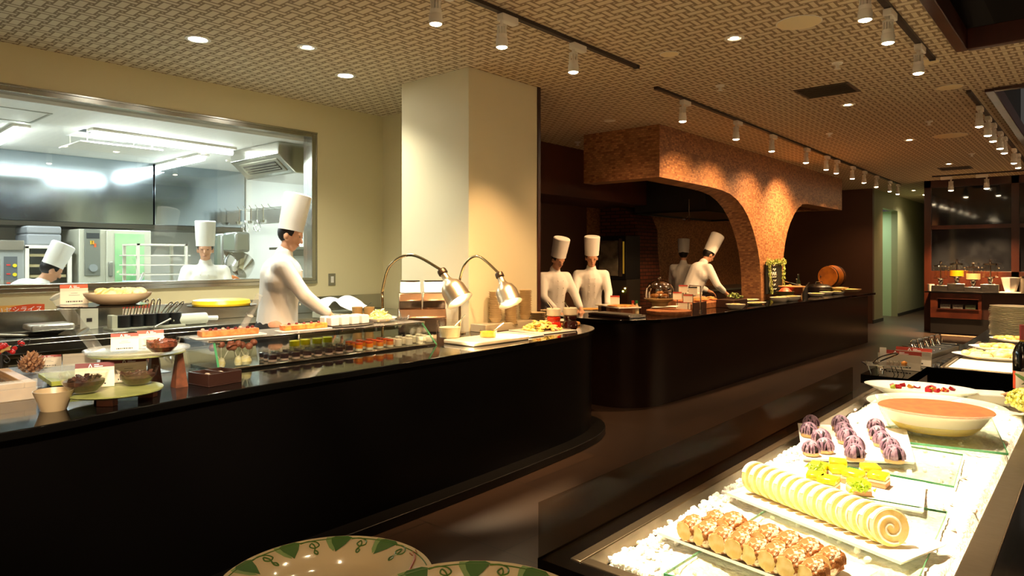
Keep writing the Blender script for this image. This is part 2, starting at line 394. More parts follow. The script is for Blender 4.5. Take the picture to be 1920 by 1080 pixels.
# mosaic canopy with the flared column
XC = -4.13
arch = [(7.54, CEIL), (7.54, 2.55), (8.95, 2.54), (9.35, 2.525), (9.65, 2.49), (9.9, 2.42), (10.12, 2.32), (10.3, 2.2), (10.46, 2.05), (10.6, 1.87), (10.71, 1.68), (10.78, 1.5), (10.83, 1.25), (10.84, .92),
        (11.83, .92), (11.83, 1.4), (11.86, 1.6), (11.93, 1.8), (12.03, 1.98), (12.18, 2.16), (12.38, 2.32), (12.6, 2.45), (12.83, 2.53), (13.1, 2.55), (15.3, 2.55), (15.3, CEIL)]
mb = MB().slabpoly(arch, 0, XC-.32, XC)
mb.box(-5.26, XC-.32, 7.54, 7.8, 2.55, CEIL).box(-5.26, XC-.32, 15.04, 15.3, 2.55, CEIL)
struct('trim_5', mb, M_mosaic)
h = thing('kitchen_hood', 'large matt black exhaust hood hanging inside the mosaic canopy', 'hood', (-5.6, 9.6, 0))
ya, zb = PX(1323, 396, -5.0)
MB().box(-.75, .6, ya-9.6, 4.2, zb+.03, CEIL-.002).obj('hood_body', mat('hood_black', '3c3d3b', .4, .2), h, bevel=.004)
MB().box(-.77, .62, ya-9.62, ya-9.56, zb, zb+.03).box(-.77, .62, 4.16, 4.22, zb, zb+.03).box(-.77, -.71, ya-9.56, 4.16, zb, zb+.03).box(.56, .62, ya-9.56, 4.16, zb, zb+.03).obj('hood_rim', mat('hood_rim', '2c2d2c', .35, .5), h)
p = PT(1292, 400, 10.9)
s_ = thing('hood_fire_nozzle', 'small chrome fire nozzle hanging under the black exhaust hood', 'nozzle', (p.x, p.y, zb-.14))
MB().cyl((0, 0, 0), (0, 0, .30), .008).cyl((0, 0, .03), (-.08, 0, .0), .008).obj('pipe', M_chrome, s_)
MB().cyl((-.1, 0, -.01), (-.05, 0, -.01), .022).cyl((0, 0, -.05), (0, 0, 0), .02, .008).obj('nozzle_head', M_chrome, s_)

# ------------------------------------------------------------------ kitchen behind the window
KX = -9.5; KY = 5.0; KC = 2.8
struct('wall_kitchen_back', MB().box(-10.4, -10.3, -3, 5.1, 0, KC), M_kwall)
struct('wall_kitchen_side', MB().box(-10.3, XW-.14, KY, KY+.12, 0, KC+.1), M_kwall)
struct('wall_kitchen_front', MB().box(-10.4, XW-.14, -3.1, -3, 0, KC), M_kwall)
# kitchen ceiling with an open access hatch
hx0, hy0 = -8.0, 2.28; hx1, hy1 = -7.45, 2.95
mb = MB().box(-10.4, hx0, -3, KY, KC, KC+.06).box(hx1, XW-.14, -3, KY, KC, KC+.06).box(hx0, hx1, -3, hy0, KC, KC+.06).box(hx0, hx1, hy1, KY, KC, KC+.06)
struct('ceiling_kitchen', mb, M_kceil)
struct('ceiling_hatch_void', MB().box(hx0-.05, hx1+.05, hy0-.05, hy1+.05, KC+.35, KC+.4).box(hx0-.05, hx0, hy0-.05, hy1+.05, KC+.06, KC+.35).box(hx1, hx1+.05, hy0-.05, hy1+.05, KC+.06, KC+.35).box(hx0, hx1, hy0-.05, hy0, KC+.06, KC+.35).box(hx0, hx1, hy1, hy1+.05, KC+.06, KC+.35), mat('void_grey', '4c5254', .6))
hp = thing('ceiling_diffuser_panel', 'suspended square white air panel hanging below the ceiling opening', 'vent', ((hx0+hx1)/2, (hy0+hy1)/2, KC-.13))
MB().box(-.32, .32, -.38, .38, 0, .012).obj('panel', M_kceil, hp)
mb = MB()
for sx in (-.25, .25):
    for sy in (-.3, .3): mb.cyl((sx, sy, .012), (sx, sy, .13), .006)
mb.obj('hanger_rods', M_white, hp)
MB().cyl((-.02, .06, .012), (-.02, .06, .03), .03).obj('sensor_cap', M_white, hp)
g = MB(); x, y = P(78, 222, KC)
for a in (0,): g.box(x-.32, x+.32, y-.02, y, KC-.006, KC-.0005); g.box(x-.32, x+.32, y-.56, y-.54, KC-.006, KC-.0005); g.box(x-.32, x-.3, y-.54, y-.02, KC-.006, KC-.0005); g.box(x+.3, x+.32, y-.54, y-.02, KC-.006, KC-.0005)
tag(g.obj('ceiling_hatch', mat('hatch_line', 'b4b6ae', .4, .6)), 'thin metal outline of a closed hatch in the kitchen ceiling', 'hatch')
def tube_light(x, y, L, rz, label, en=60, w=.1):
    t = thing('fluorescent_light', label, 'ceiling light', (x, y, KC-.07), rz, 'fluorescent lights on the kitchen ceiling')
    MB().box(-w/2-.02, w/2+.02, -L/2-.02, L/2+.02, .045, .0695).obj('fixture_body', M_white, t, bevel=.004)
    MB().cyl((0, -L/2, .015), (0, L/2, .015), .03, n=16).obj('lamp_tube', M_tube, t)
    light('AREA', 'tube_glow', t, (0, 0, -.03), en, COOL, .12, sy=L, aim=(0, 0, -1))
    return t
tube_light(-7.42, 3.05, 1.45, R(4), 'long fluorescent tube nearest the kitchen window', 13)
tube_light(-8.8, 3.78, 1.3, R(88), 'fluorescent tube running away by the air conditioner', 9)
tube_light(-8.4, 1.85, 1.5, R(88), 'fluorescent tube at the left edge, running away', 9)
tube_light(-8.0, .2, 1.4, 0, 'fluorescent tube left of the window view', 12)
k = 0
for px, py, lb in ((183, 270, 'small white ceiling sensor beside the hanging air panel'), (272, 281, 'small white ceiling disc right of the hanging air panel'), (428, 300, 'small white ceiling disc left of the air conditioner')):
    x, y = P(px, py, KC); tag(MB().lathe([(.035, 0), (.03, -.02), (.001, -.022)], 16).obj('ceiling_sensor', M_white, None, (x, y, KC-.0005)), lb, 'sensor')
# hood along the back
hd = thing('exhaust_canopy', 'huge polished steel exhaust canopy along the kitchen back wall', 'hood', (KX, 1.5, 0))
MB().box(-.8, 0, -4.3, 2.22, 1.99, KC-.001).obj('canopy_panel', M_hood, hd, bevel=.004)
MB().box(-.8, .025, 2.23, 3.48, 1.99, KC-.001).obj('canopy_panel', M_hood, hd, bevel=.004)
MB().box(-.8, .04, -4.3, 3.48, 1.93, 1.985).obj('canopy_gutter', mat('gutter_dark', '5c5a52', .3, .9), hd)
x0 = KX-.55
def cab(name, label, cat, px0, px1, ytop, X, depth, m, zb=0):
    y0, zt = PX(px0, ytop, X); y1, _ = PX(px1, ytop, X)
    t = thing(name, label, cat, (X, (y0+y1)/2, 0)); w = (y1-y0)
    return t, w, zt
XK = -9.15
# steel stock cupboard at far left with buttons
t, wd, zt = cab('steam_cabinet', 'pale grey proofer at the left edge with red and yellow control buttons', 'oven', -60, 46, 451, XK, .6, M_steeld)
MB().box(-.7, 0, -wd/2, wd/2, 0, zt).obj('body', mat('grey_enamel', 'a4a9a8', .35, .3), t, bevel=.01)
MB().box(.001, .03, -wd/2+.01, wd/2-.01, zt-.1, zt+.01).obj('top_lip', M_steeld, t, bevel=.005)
MB().box(.001, .012, wd/2-.19, wd/2-.07, zt-.62, zt-.17).obj('control_panel', mat('panel_slate', '5d6266', .4), t)
MB().cyl((.05, wd/2-.24, zt-.6), (.05, wd/2-.24, zt-.2), .009).obj('handle', M_chrome, t)
for k in range(3):
    MB().box(.013, .018, wd/2-.17, wd/2-.135, zt-.27-.1*k, zt-.255-.1*k).obj('indicator', mat('btn_red', 'd23a35', .4), t)
    MB().cyl((.013, wd/2-.095, zt-.27-.1*k), (.022, wd/2-.095, zt-.27-.1*k), .02).obj('button', mat('btn_yellow', 'd7c62a', .4) if k < 2 else mat('btn_salmon', 'e8867a', .4), t)
# open tray rack
y0, zt = PX(47, 461, XK); y1, _ = PX(135, 461, XK)
t = thing('baking_tray_rack', 'pale framed rack of baking trays behind the bending chef', 'rack', (XK-.35, (y0+y1)/2, 0)); wd = y1-y0
mb = MB()
for sy in (-1, 1):
    for xx in (-.3, .33): mb.cbox(xx, sy*(wd/2-.02), 0, .04, .04, zt)
mb.cbox(.015, 0, zt-.03, .67, wd, .04); mb.obj('frame', M_white, t, bevel=.004)
for k in range(9):
    MB().box(-.3, .31, -wd/2+.05, wd/2-.05, zt-.12-.12*k, zt-.09-.12*k).obj('tray', mat('tray_tan', 'a59a72', .5), t)
for z, hh, lb in ((zt+.012, .13, 'lower grey plastic crate on the baking tray rack'), (zt+.143, .09, 'upper grey plastic crate on the baking tray rack')):
    tag(MB().cbox(0, -.02, 0, .5, wd-.12, hh).obj('storage_crate', mat('crate_grey', '8c9095', .5), None, (XK-.34, (y0+y1)/2, z), bevel=.02), lb, 'crate')
# combi oven
t, wd, zt = cab('convection_oven', 'tall beige steel oven with grey control panel and green door window', 'oven', 148, 283, 429, XK, .8, M_steeld)
enam = mat('oven_beige', 'c9c9b8', .35, .2)
MB().box(-.75, 0, -wd/2, wd/2, 0, zt).obj('body', enam, t, bevel=.008)
def oy(px): return PX(px, 480, XK)[0]-t.location.y
def oz(py, px=215): return PX(px, py, XK)[1]
MB().box(.001, .02, oy(158), oy(187), oz(516), oz(431)).obj('control_panel', mat('oven_panel', '84887f', .35, .3), t, bevel=.004)
MB().cyl((.02, oy(173), oz(502)), (.05, oy(173), oz(502)), .045).obj('knob', mat('knob_grey', '9ca3a4', .3, .3), t)
MB().box(.021, .024, oy(161), oy(185), oz(448), oz(438)).obj('display', mat('disp', '3d4244', .3), t)
for k, (px, c) in enumerate(((170, 'd6b63c'), (173, 'e5a23a'), (177, 'd96a3a'))):
    MB().box(.021, .026, oy(px)-.012, oy(px)+.012, oz(457-(-5 if px > 175 else 0))-.012, oz(452-(-5 if px > 175 else 0))).obj('button', mat('ob'+c, c, .4), t)
dor = MB().box(.001, .035, oy(198), oy(281), .35, oz(432)).obj('door', enam, t, bevel=.006)
MB().box(.036, .042, oy(213), oy(268), oz(536), oz(438)).obj('door_window', mat('green_window', '7fc387', .15, col2='a9d6a0', scale=2), dor)
MB().cbox(.045, oy(205), oz(518), .03, .05, .18).obj('handle', mat('oven_handle', '9b9d94', .3, .6), dor, bevel=.01)
# tall white shelf in front of the oven
ya, zt = PX(242, 457, -8.4); yb, _ = PX(338, 457, -8.4)
t = thing('wire_tray_trolley', 'white tray trolley with thin shelves in front of the green oven door', 'trolley', (-8.4, (ya+yb)/2, 0)); wd = yb-ya
mb = MB()
for sy in (-1, 1):
    for xx in (-.2, .2): mb.cbox(xx, sy*(wd/2-.02), 0, .03, .03, zt)
mb.cbox(0, 0, zt-.02, .43, wd, .02); mb.obj('frame', M_white, t)
for k in range(8): MB().cbox(0, 0, zt-.14-k*.11, .42, wd+.06, .014).obj('shelf', M_white, t)
# mixing bowl + bucket on a stand (right of chef), steel shelf
x, y = PT(432, 500, 8.3).x, PT(432, 500, 8.3).y
t = thing('stand_mixer', 'large steel planetary mixer with tilted bowl behind the upright chef', 'mixer', (x, y, 0))
MB().box(-.25, .2, -.18, .2, 0, 1.05).obj('pedestal', M_kwall, t, bevel=.02)
MB().box(-.24, -.02, -.1, .12, 1.05, 1.85).box(-.02, .3, -.09, .1, 1.62, 1.86).obj('mixer_head', mat('mixer_enamel', '7d8380', .25, .6), t, bevel=.03)
mb = MB().at(.12, .02, 1.42, ry=R(-35), rx=R(-35)); mb.shell([(.07, -.13), (.14, -.09), (.17, 0), (.175, .13)], .006, 28); mb.obj('bowl', M_chrome, t)
MB().at(.1, -.02, 1.2).lathe([(.1, 0), (.11, .05), (.001, .06)], 20).obj('orange_base', mat('orange_plastic', 'e07b2c', .4), t)
# steel shelf under window line
t = thing('kitchen_shelf', 'white wall shelf on the kitchen side wall near the window edge', 'shelf', (-7.6, KY, 1.66)); MB().box(-.7, .7, -.3, -.001, 0, .03).obj('board', M_steel, t); MB().box(-.7, .7, -.02, -.001, -.08, 0).obj('bracket', M_steel, t)
# utensil racks on the side wall
for j, (pa, pb, yt, yb2, lb) in enumerate(((470, 533, 392, 420, 'steel utensil rack crowded with hanging whisks'),)):
    a = (pa-960)/1280; ta = (KY-.01)/(a*_s+_c); b_ = (pb-960)/1280; tb = (KY-.01)/(b_*_s+_c)
    xa = ta*(a*_c-_s); xb = tb*(b_*_c-_s); z1 = CAM_H+(484-yt)/1280*ta; z0 = CAM_H+(484-yb2)/1280*ta
    t = thing('utensil_rack', lb, 'rack', ((xa+xb)/2, KY, z0), 0); w2 = abs(xb-xa)/2
    MB().box(-w2, w2, -.02, -.001, 0, z1-z0).obj('back_plate', M_steeld, t)
    for k in range(6):
        xx = -w2+.04+k*(2*w2-.08)/5
        MB().tube([(xx, -.02, z1-z0-.04), (xx, -.2, z1-z0-.02), (xx, -.23, z1-z0+.02)], .005, 6).obj('hook', M_chrome, t)
    for k in range(5):
        xx = -w2+.04+k*(2*w2-.08)/5
        u = thing('whisk' if k % 2 else 'ladle', ('wire whisk' if k % 2 else 'steel ladle')+', %s from the left on the steel utensil rack' % (ORD[k] if k else 'first'), 'utensil', ((xa+xb)/2+xx, KY-.203, z1-.0215), 0, 'utensils hanging in the kitchen')
        mb = MB().cyl((0, 0, 0), (0, 0, -.16), .009, n=8); mb.obj('handle', M_chrome, u)
        mb = MB()
        if k % 2:
            for q in range(4):
                an = q*PI/4; mb.tube(bez([(0, 0, -.16), (.05*math.cos(an), .05*math.sin(an), -.27), (0, 0, -.33), (-.05*math.cos(an), -.05*math.sin(an), -.27), (0, 0, -.16)], 6), .0025, 5)
            mb.obj('wires', M_chrome, u)
        else: mb.shell([(.01, -.22), (.04, -.205), (.05, -.17)], .002, 16); mb.obj('cup', M_chrome, u)
# air conditioner in the corner
p = PT(515, 300, 6.9)
t = thing('air_conditioner', 'silver ceiling air conditioner with black slotted grille in kitchen corner', 'air conditioner', (-7.15, 4.42, KC-.32), 0)
prof = [(-.55, .319), (-.55, .18), (-.34, 0), (.5, .0), (.55, .04), (.55, .319)]
MB().slabpoly([(y_, z_) for y_, z_ in prof], 0, -.55, .5).obj('housing', M_steel, t, bevel=.01)
nrm = Vector((0, -.18, -.21)).normalized()
def facepanel(x0, x1, s0, s1, off, m, nm):
    A = Vector((0, -.55, .18)); D = Vector((0, .21, -.18))
    mb = MB(); vs = []
    for o_ in (0, off):
        for x_, s_2 in ((x0, s0), (x1, s0), (x1, s1), (x0, s1)):
            q_ = A+D*s_2+nrm*o_; vs.append((x_, q_.y, q_.z))
    mb.add(vs, [(0, 1, 2, 3), (4, 5, 6, 7), (0, 1, 5, 4), (1, 2, 6, 5), (2, 3, 7, 6), (3, 0, 4, 7)]); mb.obj(nm, m, t)
facepanel(-.42, .4, .18, .82, .008, M_steeld, 'grille_frame')
facepanel(-.36, .34, .28, .72, .012, M_blk, 'grille')
for s0 in (.38, .5, .62): facepanel(-.36, .34, s0-.025, s0+.025, .02, M_steel, 'louver')
# worktop under window inside kitchen
t = thing('prep_table', 'steel prep table just behind the kitchen window', 'table', (-6.86, 1.7, 0))
MB().box(-.3, .3, -3.2, 2.3, .86, .9).obj('table_top', M_steel, t, bevel=.004)
for sx in (-.26, .26):
    for sy in (-3.1, 2.2): MB().cyl((sx, sy, 0), (sx, sy, .86), .02).obj('leg', M_steel, t)
p = PT(256, 530, 6.75)
t = thing('plastic_container', 'blue plastic box on the sill beside the tray trolley', 'container', (p.x, p.y, .9))
MB().cbox(0, 0, 0, .16, .22, p.z+.02-.9).obj('tub', mat('blue_box', '7fb4e0', .3), t, bevel=.01)
MB().at(0, 0, p.z+.02-.9, rx=R(-25)).cbox(0, .03, -.02, .02, .02, .12).obj('scraper', M_white, t)
# ================================================================== CEILING FITTINGS
def track(x0, y0, x1, y1, label):
    L = math.hypot(x1-x0, y1-y0)
    t = thing('lighting_track', label, 'track', (x0, y0, CEIL), math.atan2(y1-y0, x1-x0)-PI/2)
    MB().box(-.02, .02, 0, L, -.025, -.0005).obj('rail', M_track, t)
    MB().box(-.022, .022, L-.03, L+.01, -.028, -.0005).obj('end_cap', M_blk, t)
    return t
def spot_proto():
    t = thing('track_spotlight', 'x', 'spotlight')
    MB().box(-.028, .028, -.02, .14, -.075, -.026).obj('adapter', M_white, t, bevel=.006)
    MB().cyl((0, 0, -.1), (0, 0, -.075), .012, n=12).cyl((-.03, 0, -.105), (.03, 0, -.105), .006, n=8).obj('yoke', M_white, t)
    b = MB().cyl((0, 0, -.19), (0, 0, -.165), .034, .036, n=20)
    for k in range(10):
        a = k*PI/5; b.cyl((.028*math.cos(a), .028*math.sin(a), -.17), (.028*math.cos(a), .028*math.sin(a), -.115), .0045, n=6)
    b.cyl((0, 0, -.118), (0, 0, -.105), .034, n=20).cyl((0, 0, -.17), (0, 0, -.11), .012, n=10); b.obj('heat_sink', M_white, t)
    b = MB().lathe([(.036, -.19), (.04, -.2), (.04, -.248), (.036, -.25), (.036, -.2), (.001, -.199)], 24); b.obj('lamp_head', M_white, t)
    MB().sph((0, 0, -.246), (.035, .035, .014), 24, 10).obj('lens', M_lens, t)
    return t
SP = spot_proto(); sp_used = False
def spot(x, y, label, group, energy=0, aim=(0, 0, -1), angle=60, color=WARM, rz=0, sc=1):
    global sp_used
    if not sp_used:
        r = SP; sp_used = True; r.location = (x, y, CEIL); r.rotation_euler.z = rz; r['label'] = label; r['group'] = group; r.scale = (sc,)*3
    else: r = dup(SP, (x, y, CEIL), rz, label, group, sc=sc)
    if energy: sps.append((r, energy, Matrix.Rotation(-rz, 3, 'Z') @ Vector(aim), angle, color))
    return r
sps = []
track(-3.02, -.5, -3.02, 5.12, 'dark brown lighting track nearest the kitchen window, ending right of the pillar')
def ytrack(px, py, X, z=3.0): return PX(px, py, X)[0]
for i, (px, py, lb) in enumerate(((817, 12, 'white track spotlight cut by the top edge above the pillar'), (941, 48, 'white track spotlight in the middle of the nearest track'), (1075, 97, 'white track spotlight last on the nearest track, right of the pillar'))):
    spot(-3.02, ytrack(px, py, -3.02), lb, 'spotlights on the nearest track', 60, (-.45, .1, -1), 70)
track(-3.25, 5.86, -3.42, 17.1, 'long dark lighting track running above the far buffet counter')
s2 = [(1280, 195), (1380, 232), (1447, 255), (1511, 280), (1549, 293), (1568, 303), (1598, 315), (1620, 323), (1643, 331), (1668, 341), (1683, 347)]
for i, (px, py) in enumerate(s2):
    X = -3.26-.015*i; y = ytrack(px, py, X)
    spot(X, y, 'white track spotlight above the far counter, %s of its row' % ORD[i], 'spotlights above the far counter', (70 if i < 4 else 40 if i != 4 else 120) if i < 9 else 20, (-.7 if i < 4 else -.5 if i != 4 else -.7, (-.1, .2, 0)[i % 3], -1), 112 if i <= 4 else 90)
track(-1.06, -.6, -1.06, 6.5, 'dark lighting track above the chilled dessert island')
for i, (px, py, lb) in enumerate(((1622, 0, 'white track spotlight cut by the top edge above the dessert island'), (1665, 42, 'bright track spotlight beside the ceiling coffer, middle of three'), (1722, 100, 'bright track spotlight at the end of the island track'))):
    spot(-1.06, ytrack(px, py, -1.06), lb, 'spotlights on the island track', (120, 200, 260)[i], ((.3, -.2, -1), (.27, .2, -1), (.27, .3, -1))[i], 38, (1, .8, .54))
for yy_, lb in ((3.15, 'white track spotlight over the chestnut cakes, outside the view'), (2.3, 'white track spotlight over the jelly squares, outside the view'), (1.5, 'white track spotlight over the front end of the island')):
    spot(-1.06, yy_, lb, 'spotlights on the island track', 230, (.28, 0, -1), 31, (1, .8, .54))
for yy_, am, lb in ((-.35, (-1.15, .68, -1), 'added track spotlight turned to the menu cards, outside the view'), (.35, (-1.2, .45, -1), 'added track spotlight turned to the cake stands, outside the view'), (1.05, (-1.28, .45, -1), 'added track spotlight turned to the glass case, outside the view'), (1.9, (-1.28, .55, -1), 'added track spotlight turned to the white cups, outside the view')):  # lamps added out of view to light the left counter from the front
    spot(-1.06, yy_, lb, 'spotlights on the island track', 130, am, 34, (1, .8, .55))
track(-1.0, 8.0, -1.0, 15.6, 'dark lighting track at the right beyond the second coffer')
for i, (px, py) in enumerate(((1836, 213), (1852, 233), (1862, 245), (1875, 258), (1883, 267), (1901, 287), (1909, 296))):
    y = ytrack(px, py, -1.0); spot(-1.0, y, 'bright track spotlight on the far right track, %s of its row' % ORD[i], 'spotlights on the far right track', 35, (.3, .1 if i else -.5, -1), 65)
ty = PT(1783, 340, 13.6)
track(-2.6, 15.9, 1.5, 15.9, 'lighting track across the ceiling before the night windows')
for i, (px, lb) in enumerate(((1783, 'white spotlight before the night windows, above the drink dispensers'), (1850, 'white spotlight before the night windows, above the white bucket'))):
    a = (px-960)/1280; tt = 15.9/(a*_s+_c); spot(tt*(a*_c-_s), 15.9, lb, 'spotlights before the night windows', 260, (0, .25, -1), 70, rz=R(90), sc=1.25)
for r, e, aim, ang, colr in sps:
    light('SPOT', 'spot_glow', r, (0, 0, -.268), e, colr, .03, ang, 1 if ang > 80 else .7, aim=aim)
# recessed downlights
def down(px, py, label, e, colr, lens, r=.075, group='recessed ceiling downlights', adj=False):
    x, y = P(px, py, CEIL); t = thing('recessed_downlight', label, 'downlight', (x, y, CEIL), 0, group)
    MB().lathe([(r, -.0005), (r+.018, -.0005), (r+.016, -.006), (r-.006, -.007), (r-.012, -.002)], 28).obj('trim_ring', M_white, t)
    MB().cyl((0, 0, -.004), (0, 0, -.001), r-.012 if not adj else r*.55, n=28).obj('lens', lens, t)
    if e: light('SPOT', 'spot_glow', t, (0, 0, -.02), e, colr, r*.7, 120, 1, aim=(0, 0, -1))
N1 = (1, .95, .76)
down(371, 73, 'round white recessed downlight, left one before the kitchen wall', 48, N1, M_lensn)
down(648, 141, 'round white recessed downlight, right one before the kitchen wall', 48, N1, M_lensn)
down(576, 88, 'small adjustable downlight between the two larger white ones', 30, N1, M_lensn, .06, adj=True)
for px, py, lb, e in ((1377, 71, 'small warm downlight beside the large ceiling speaker', 25), (1590, 196, 'small warm downlight right of the ceiling vent', 18), (1705, 262, 'small warm downlight near the exit sign', 15), (1779, 307, 'small warm downlight above the far slotted vent', 12), (1713, 357, 'small warm downlight before the corridor', 30), (1143, 226, 'small dark downlight behind the mosaic canopy edge', 6)):
    down(px, py, lb, e, WARM, M_lens if e > 6 else M_white, .055, adj=True)
for px, py, r, lb in ((1498, 42, .145, 'large round ceiling speaker, nearest'), (1255, 101, .07, 'round cream ceiling cover left of the speaker'), (1735, 116, .1, 'round cream ceiling cover behind the last island spotlight'), (1780, 163, .11, 'round cream ceiling cover left of the second coffer'), (1781, 254, .2, 'round ceiling speaker far away by the exit sign')):
    x, y = P(px, py, CEIL); t = thing('ceiling_speaker', lb, 'speaker', (x, y, CEIL), 0, 'round covers on the ceiling')
    MB().lathe([(r, -.0005), (r, -.006), (r-.012, -.01), (.001, -.011)], 36).obj('grille', mat('speaker_cream', 'ead9ae', .7), t)
    MB().lathe([(r+.006, -.0004), (r+.006, -.004), (r, -.004)], 36).obj('rim', M_white, t)
for px, py, lb in ((1350, 160, 'tiny ceiling sprinkler left of the slotted vent'), (1570, 118, 'tiny ceiling sprinkler right of the large speaker'), (1555, 250, 'tiny ceiling sprinkler above the canopy lights'), (1742, 227, 'tiny ceiling sprinkler below the far speaker'), (1822, 288, 'tiny ceiling sprinkler below the exit sign'), (1083, 266, 'tiny ceiling sprinkler left of the mosaic canopy')):
    x, y = P(px, py, CEIL); tag(MB().lathe([(.045, -.0005), (.04, -.012), (.015, -.02), (.015, -.045), (.03, -.05), (.001, -.052)], 18).obj('ceiling_sprinkler', M_white, None, (x, y, CEIL)), lb, 'sprinkler', 'small sprinklers on the ceiling')
for (a, b, lb) in (((1497, 167), (1605, 172), 'dark rectangular return air grille in the patterned ceiling'), ((1762, 316), (1822, 314), 'far dark air grille before the night windows')):
    x0, y0 = P(a[0]+8, a[1]+4, CEIL); x1, y1 = P(b[0]-8, b[1]-4, CEIL); cx_, cy_ = (x0+x1)/2, (y0+y1)/2; wd = max(abs(x1-x0), .5); dp = .45
    t = thing('air_grille', lb, 'vent', (cx_, cy_, CEIL)); MB().box(-wd/2, wd/2, -dp/2, dp/2, -.008, -.0005).obj('frame', mat('grille_brown', '4b3a28', .6), t)
    for k in range(8): MB().box(-wd/2+.03, wd/2-.03, -dp/2+.035+k*.05, -dp/2+.05+k*.05, -.014, -.008).obj('slat', mat('grille_slat', '2f2418', .6), t)
# exit sign hanging edge-on
p = PT(1845, 275, 12.2)
t = thing('exit_sign', 'lit rectangular exit sign hanging from the ceiling, seen almost edge-on', 'sign', (p.x, p.y, p.z-.15), R(62))
MB().box(-.02, .02, -.2, .2, 0, .3).obj('sign_box', mat('sign_edge', 'd8e2c4', .4), t, bevel=.004)
MB().box(-.024, -.0205, -.19, .19, .015, .285).obj('sign_face', mat('sign_face', 'e8ffd0', .4, emit=(.8, 1, .6), es=1.6), t)
MB().box(.0205, .024, -.19, .19, .015, .285).obj('sign_face', mat('sign_face'), t) if False else MB().box(.0205, .024, -.19, .19, .015, .285).obj('sign_face', MATS['sign_face'], t)
MB().box(.0242, .025, -.17, -.06, .06, .24).obj('green_mark', mat('sign_green', '2f8a4c', .4, emit=(.1, .5, .2), es=.5), t)
MB().cyl((0, -.12, .3), (0, -.12, CEIL-p.z+.15), .008).cyl((0, .12, .3), (0, .12, CEIL-p.z+.15), .008).obj('hanger', M_white, t)

# ================================================================== COUNTERS
CT = .92
# near dessert counter: rounded right end
def round_end(x, y0, r, x2, n=14):
    """front edge at x running to y0, quarter bend towards x2"""
    return [(x-r+r*math.cos(a), y0+r*math.sin(a)) for a in [PI/2*k/n for k in range(n+1)]]
fr = [(-3.02, -.6), (-3.0, .6), (-3.08, 1.1), (-3.16, 1.8), (-3.18, 2.6), (-3.2, 3.4), (-3.24, 4.2)]
bend = [(-3.27, 4.55), (-3.33, 4.85), (-3.44, 5.1), (-3.6, 5.28), (-3.82, 5.38), (-4.05, 5.4)]
front = [(p.x, p.y) for p in bez([(x, y, 0) for x, y in fr+bend], 5)]
back = [(-4.05, 5.19), (-4.12, 5.16), (-4.12, 4.16), (-4.75, 4.16), (-4.75, -.6)]
def inset(poly, d):
    out = []; n = len(poly)
    A = sum(poly[i][0]*poly[(i+1) % n][1]-poly[(i+1) % n][0]*poly[i][1] for i in range(n)); sg = 1 if A > 0 else -1
    for i in range(n):
        a, b, c = Vector(poly[i-1]), Vector(poly[i]), Vector(poly[(i+1) % n])
        d1 = (b-a); d2 = (c-b)
        n1 = Vector((-d1.y, d1.x)).normalized()*sg if d1.length > 1e-6 else Vector((0, 0)); n2 = Vector((-d2.y, d2.x)).normalized()*sg if d2.length > 1e-6 else n1
        m = (n1+n2); m = m.normalized() if m.length > 1e-6 else n1; q = b+m*d/max(m.dot(n1), .5); out.append((q.x, q.y))
    return out
nc = thing('dessert_counter', 'long glossy black buffet counter with curved end in the foreground left', 'counter', (0, 0, 0))
outl = front+back
MB().prism(inset(outl, .03), .001, CT-.035).obj('counter_body', M_blackf, nc)
MB().prism(outl, CT-.035, CT).obj('countertop', M_black, nc, bevel=.004)
base = [(x+.1 if y < 4.6 else x+.1, y+.02) for x, y in front]+[(-4.05, 5.22), (-4.1, 5.19), (-4.1, 4.2), (-4.7, 4.2), (-4.7, -.6)]
MB().prism(base, .0005, .06).obj('plinth', mat('plinth_black', '0c0b0a', .3), nc, bevel=.004)
MB().box(-4.74, -3.9, -.5, 1.62, CT, CT+.002).obj('window_sheen_sheet', mat('blue_grey_sheen', '7d8a94', .22, col2='4d5a68', scale=5, detail=8, bump=.1, bscale=14), nc)  # kitchen window's reflection on the black top, painted as a blue-grey sheet
# raised rear ledge by the pillar
tag(MB().box(-4.11, -3.93, 4.2, 5.1, CT, .985).obj('ledge', mat('ledge_stone', 'b3a68a', .3), None, bevel=.003), 'low narrow ledge against the pillar carrying the stacked bowls', 'ledge')
# far counter
fr = [(-4.52, 5.97), (-4.35, 5.93), (-4.1, 5.9), (-3.8, 5.93), (-3.56, 6.08), (-3.43, 6.35), (-3.38, 6.8), (-3.35, 7.6), (-3.32, 9), (-3.26, 11), (-3.2, 12.5), (-3.15, 13.8)]
front2 = [(p.x, p.y) for p in bez([(x, y, 0) for x, y in fr], 5)]
outl2 = front2+[(-3.3, 14.0), (-4.52, 14.0)]
fc = thing('live_cooking_counter', 'long curved dark brown buffet counter beneath the mosaic canopy', 'counter')
MB().prism(inset(outl2, .12), .001, CT-.04).obj('counter_body', M_brownf, fc)
MB().prism(outl2, CT-.04, CT).obj('countertop', M_black, fc, bevel=.004)
# script lettering in relief on the counter front
x, y = -3.385, 11.9
ln = MB()
def stroke(pts, r=.012): ln.tube(bez([(0, a, b) for a, b in pts], 5), r, 6)
stroke([(-1.05, .1), (-.95, .18), (-.85, .06), (-.8, .17), (-.7, .05), (-.62, .18), (-.55, .12)])
stroke([(-.5, .22), (-.42, .0), (-.36, .2), (-.22, .14), (-.34, .08), (-.18, -.04)])
stroke([(-.1, .1), (-.08, -.1), (.0, .02), (.06, -.1)]); stroke([(.16, .2), (.12, -.1), (.2, -.12)])
stroke([(.3, .02), (.42, -.02), (.36, -.18), (.26, -.12), (.34, .0), (.46, -.2)], .01)
lo = ln.obj('script_lettering', mat('bronze_letter', '6b4430', .4), fc, (x-.005, y, .7)); lo.rotation_euler = (0, 0, R(-1.5))

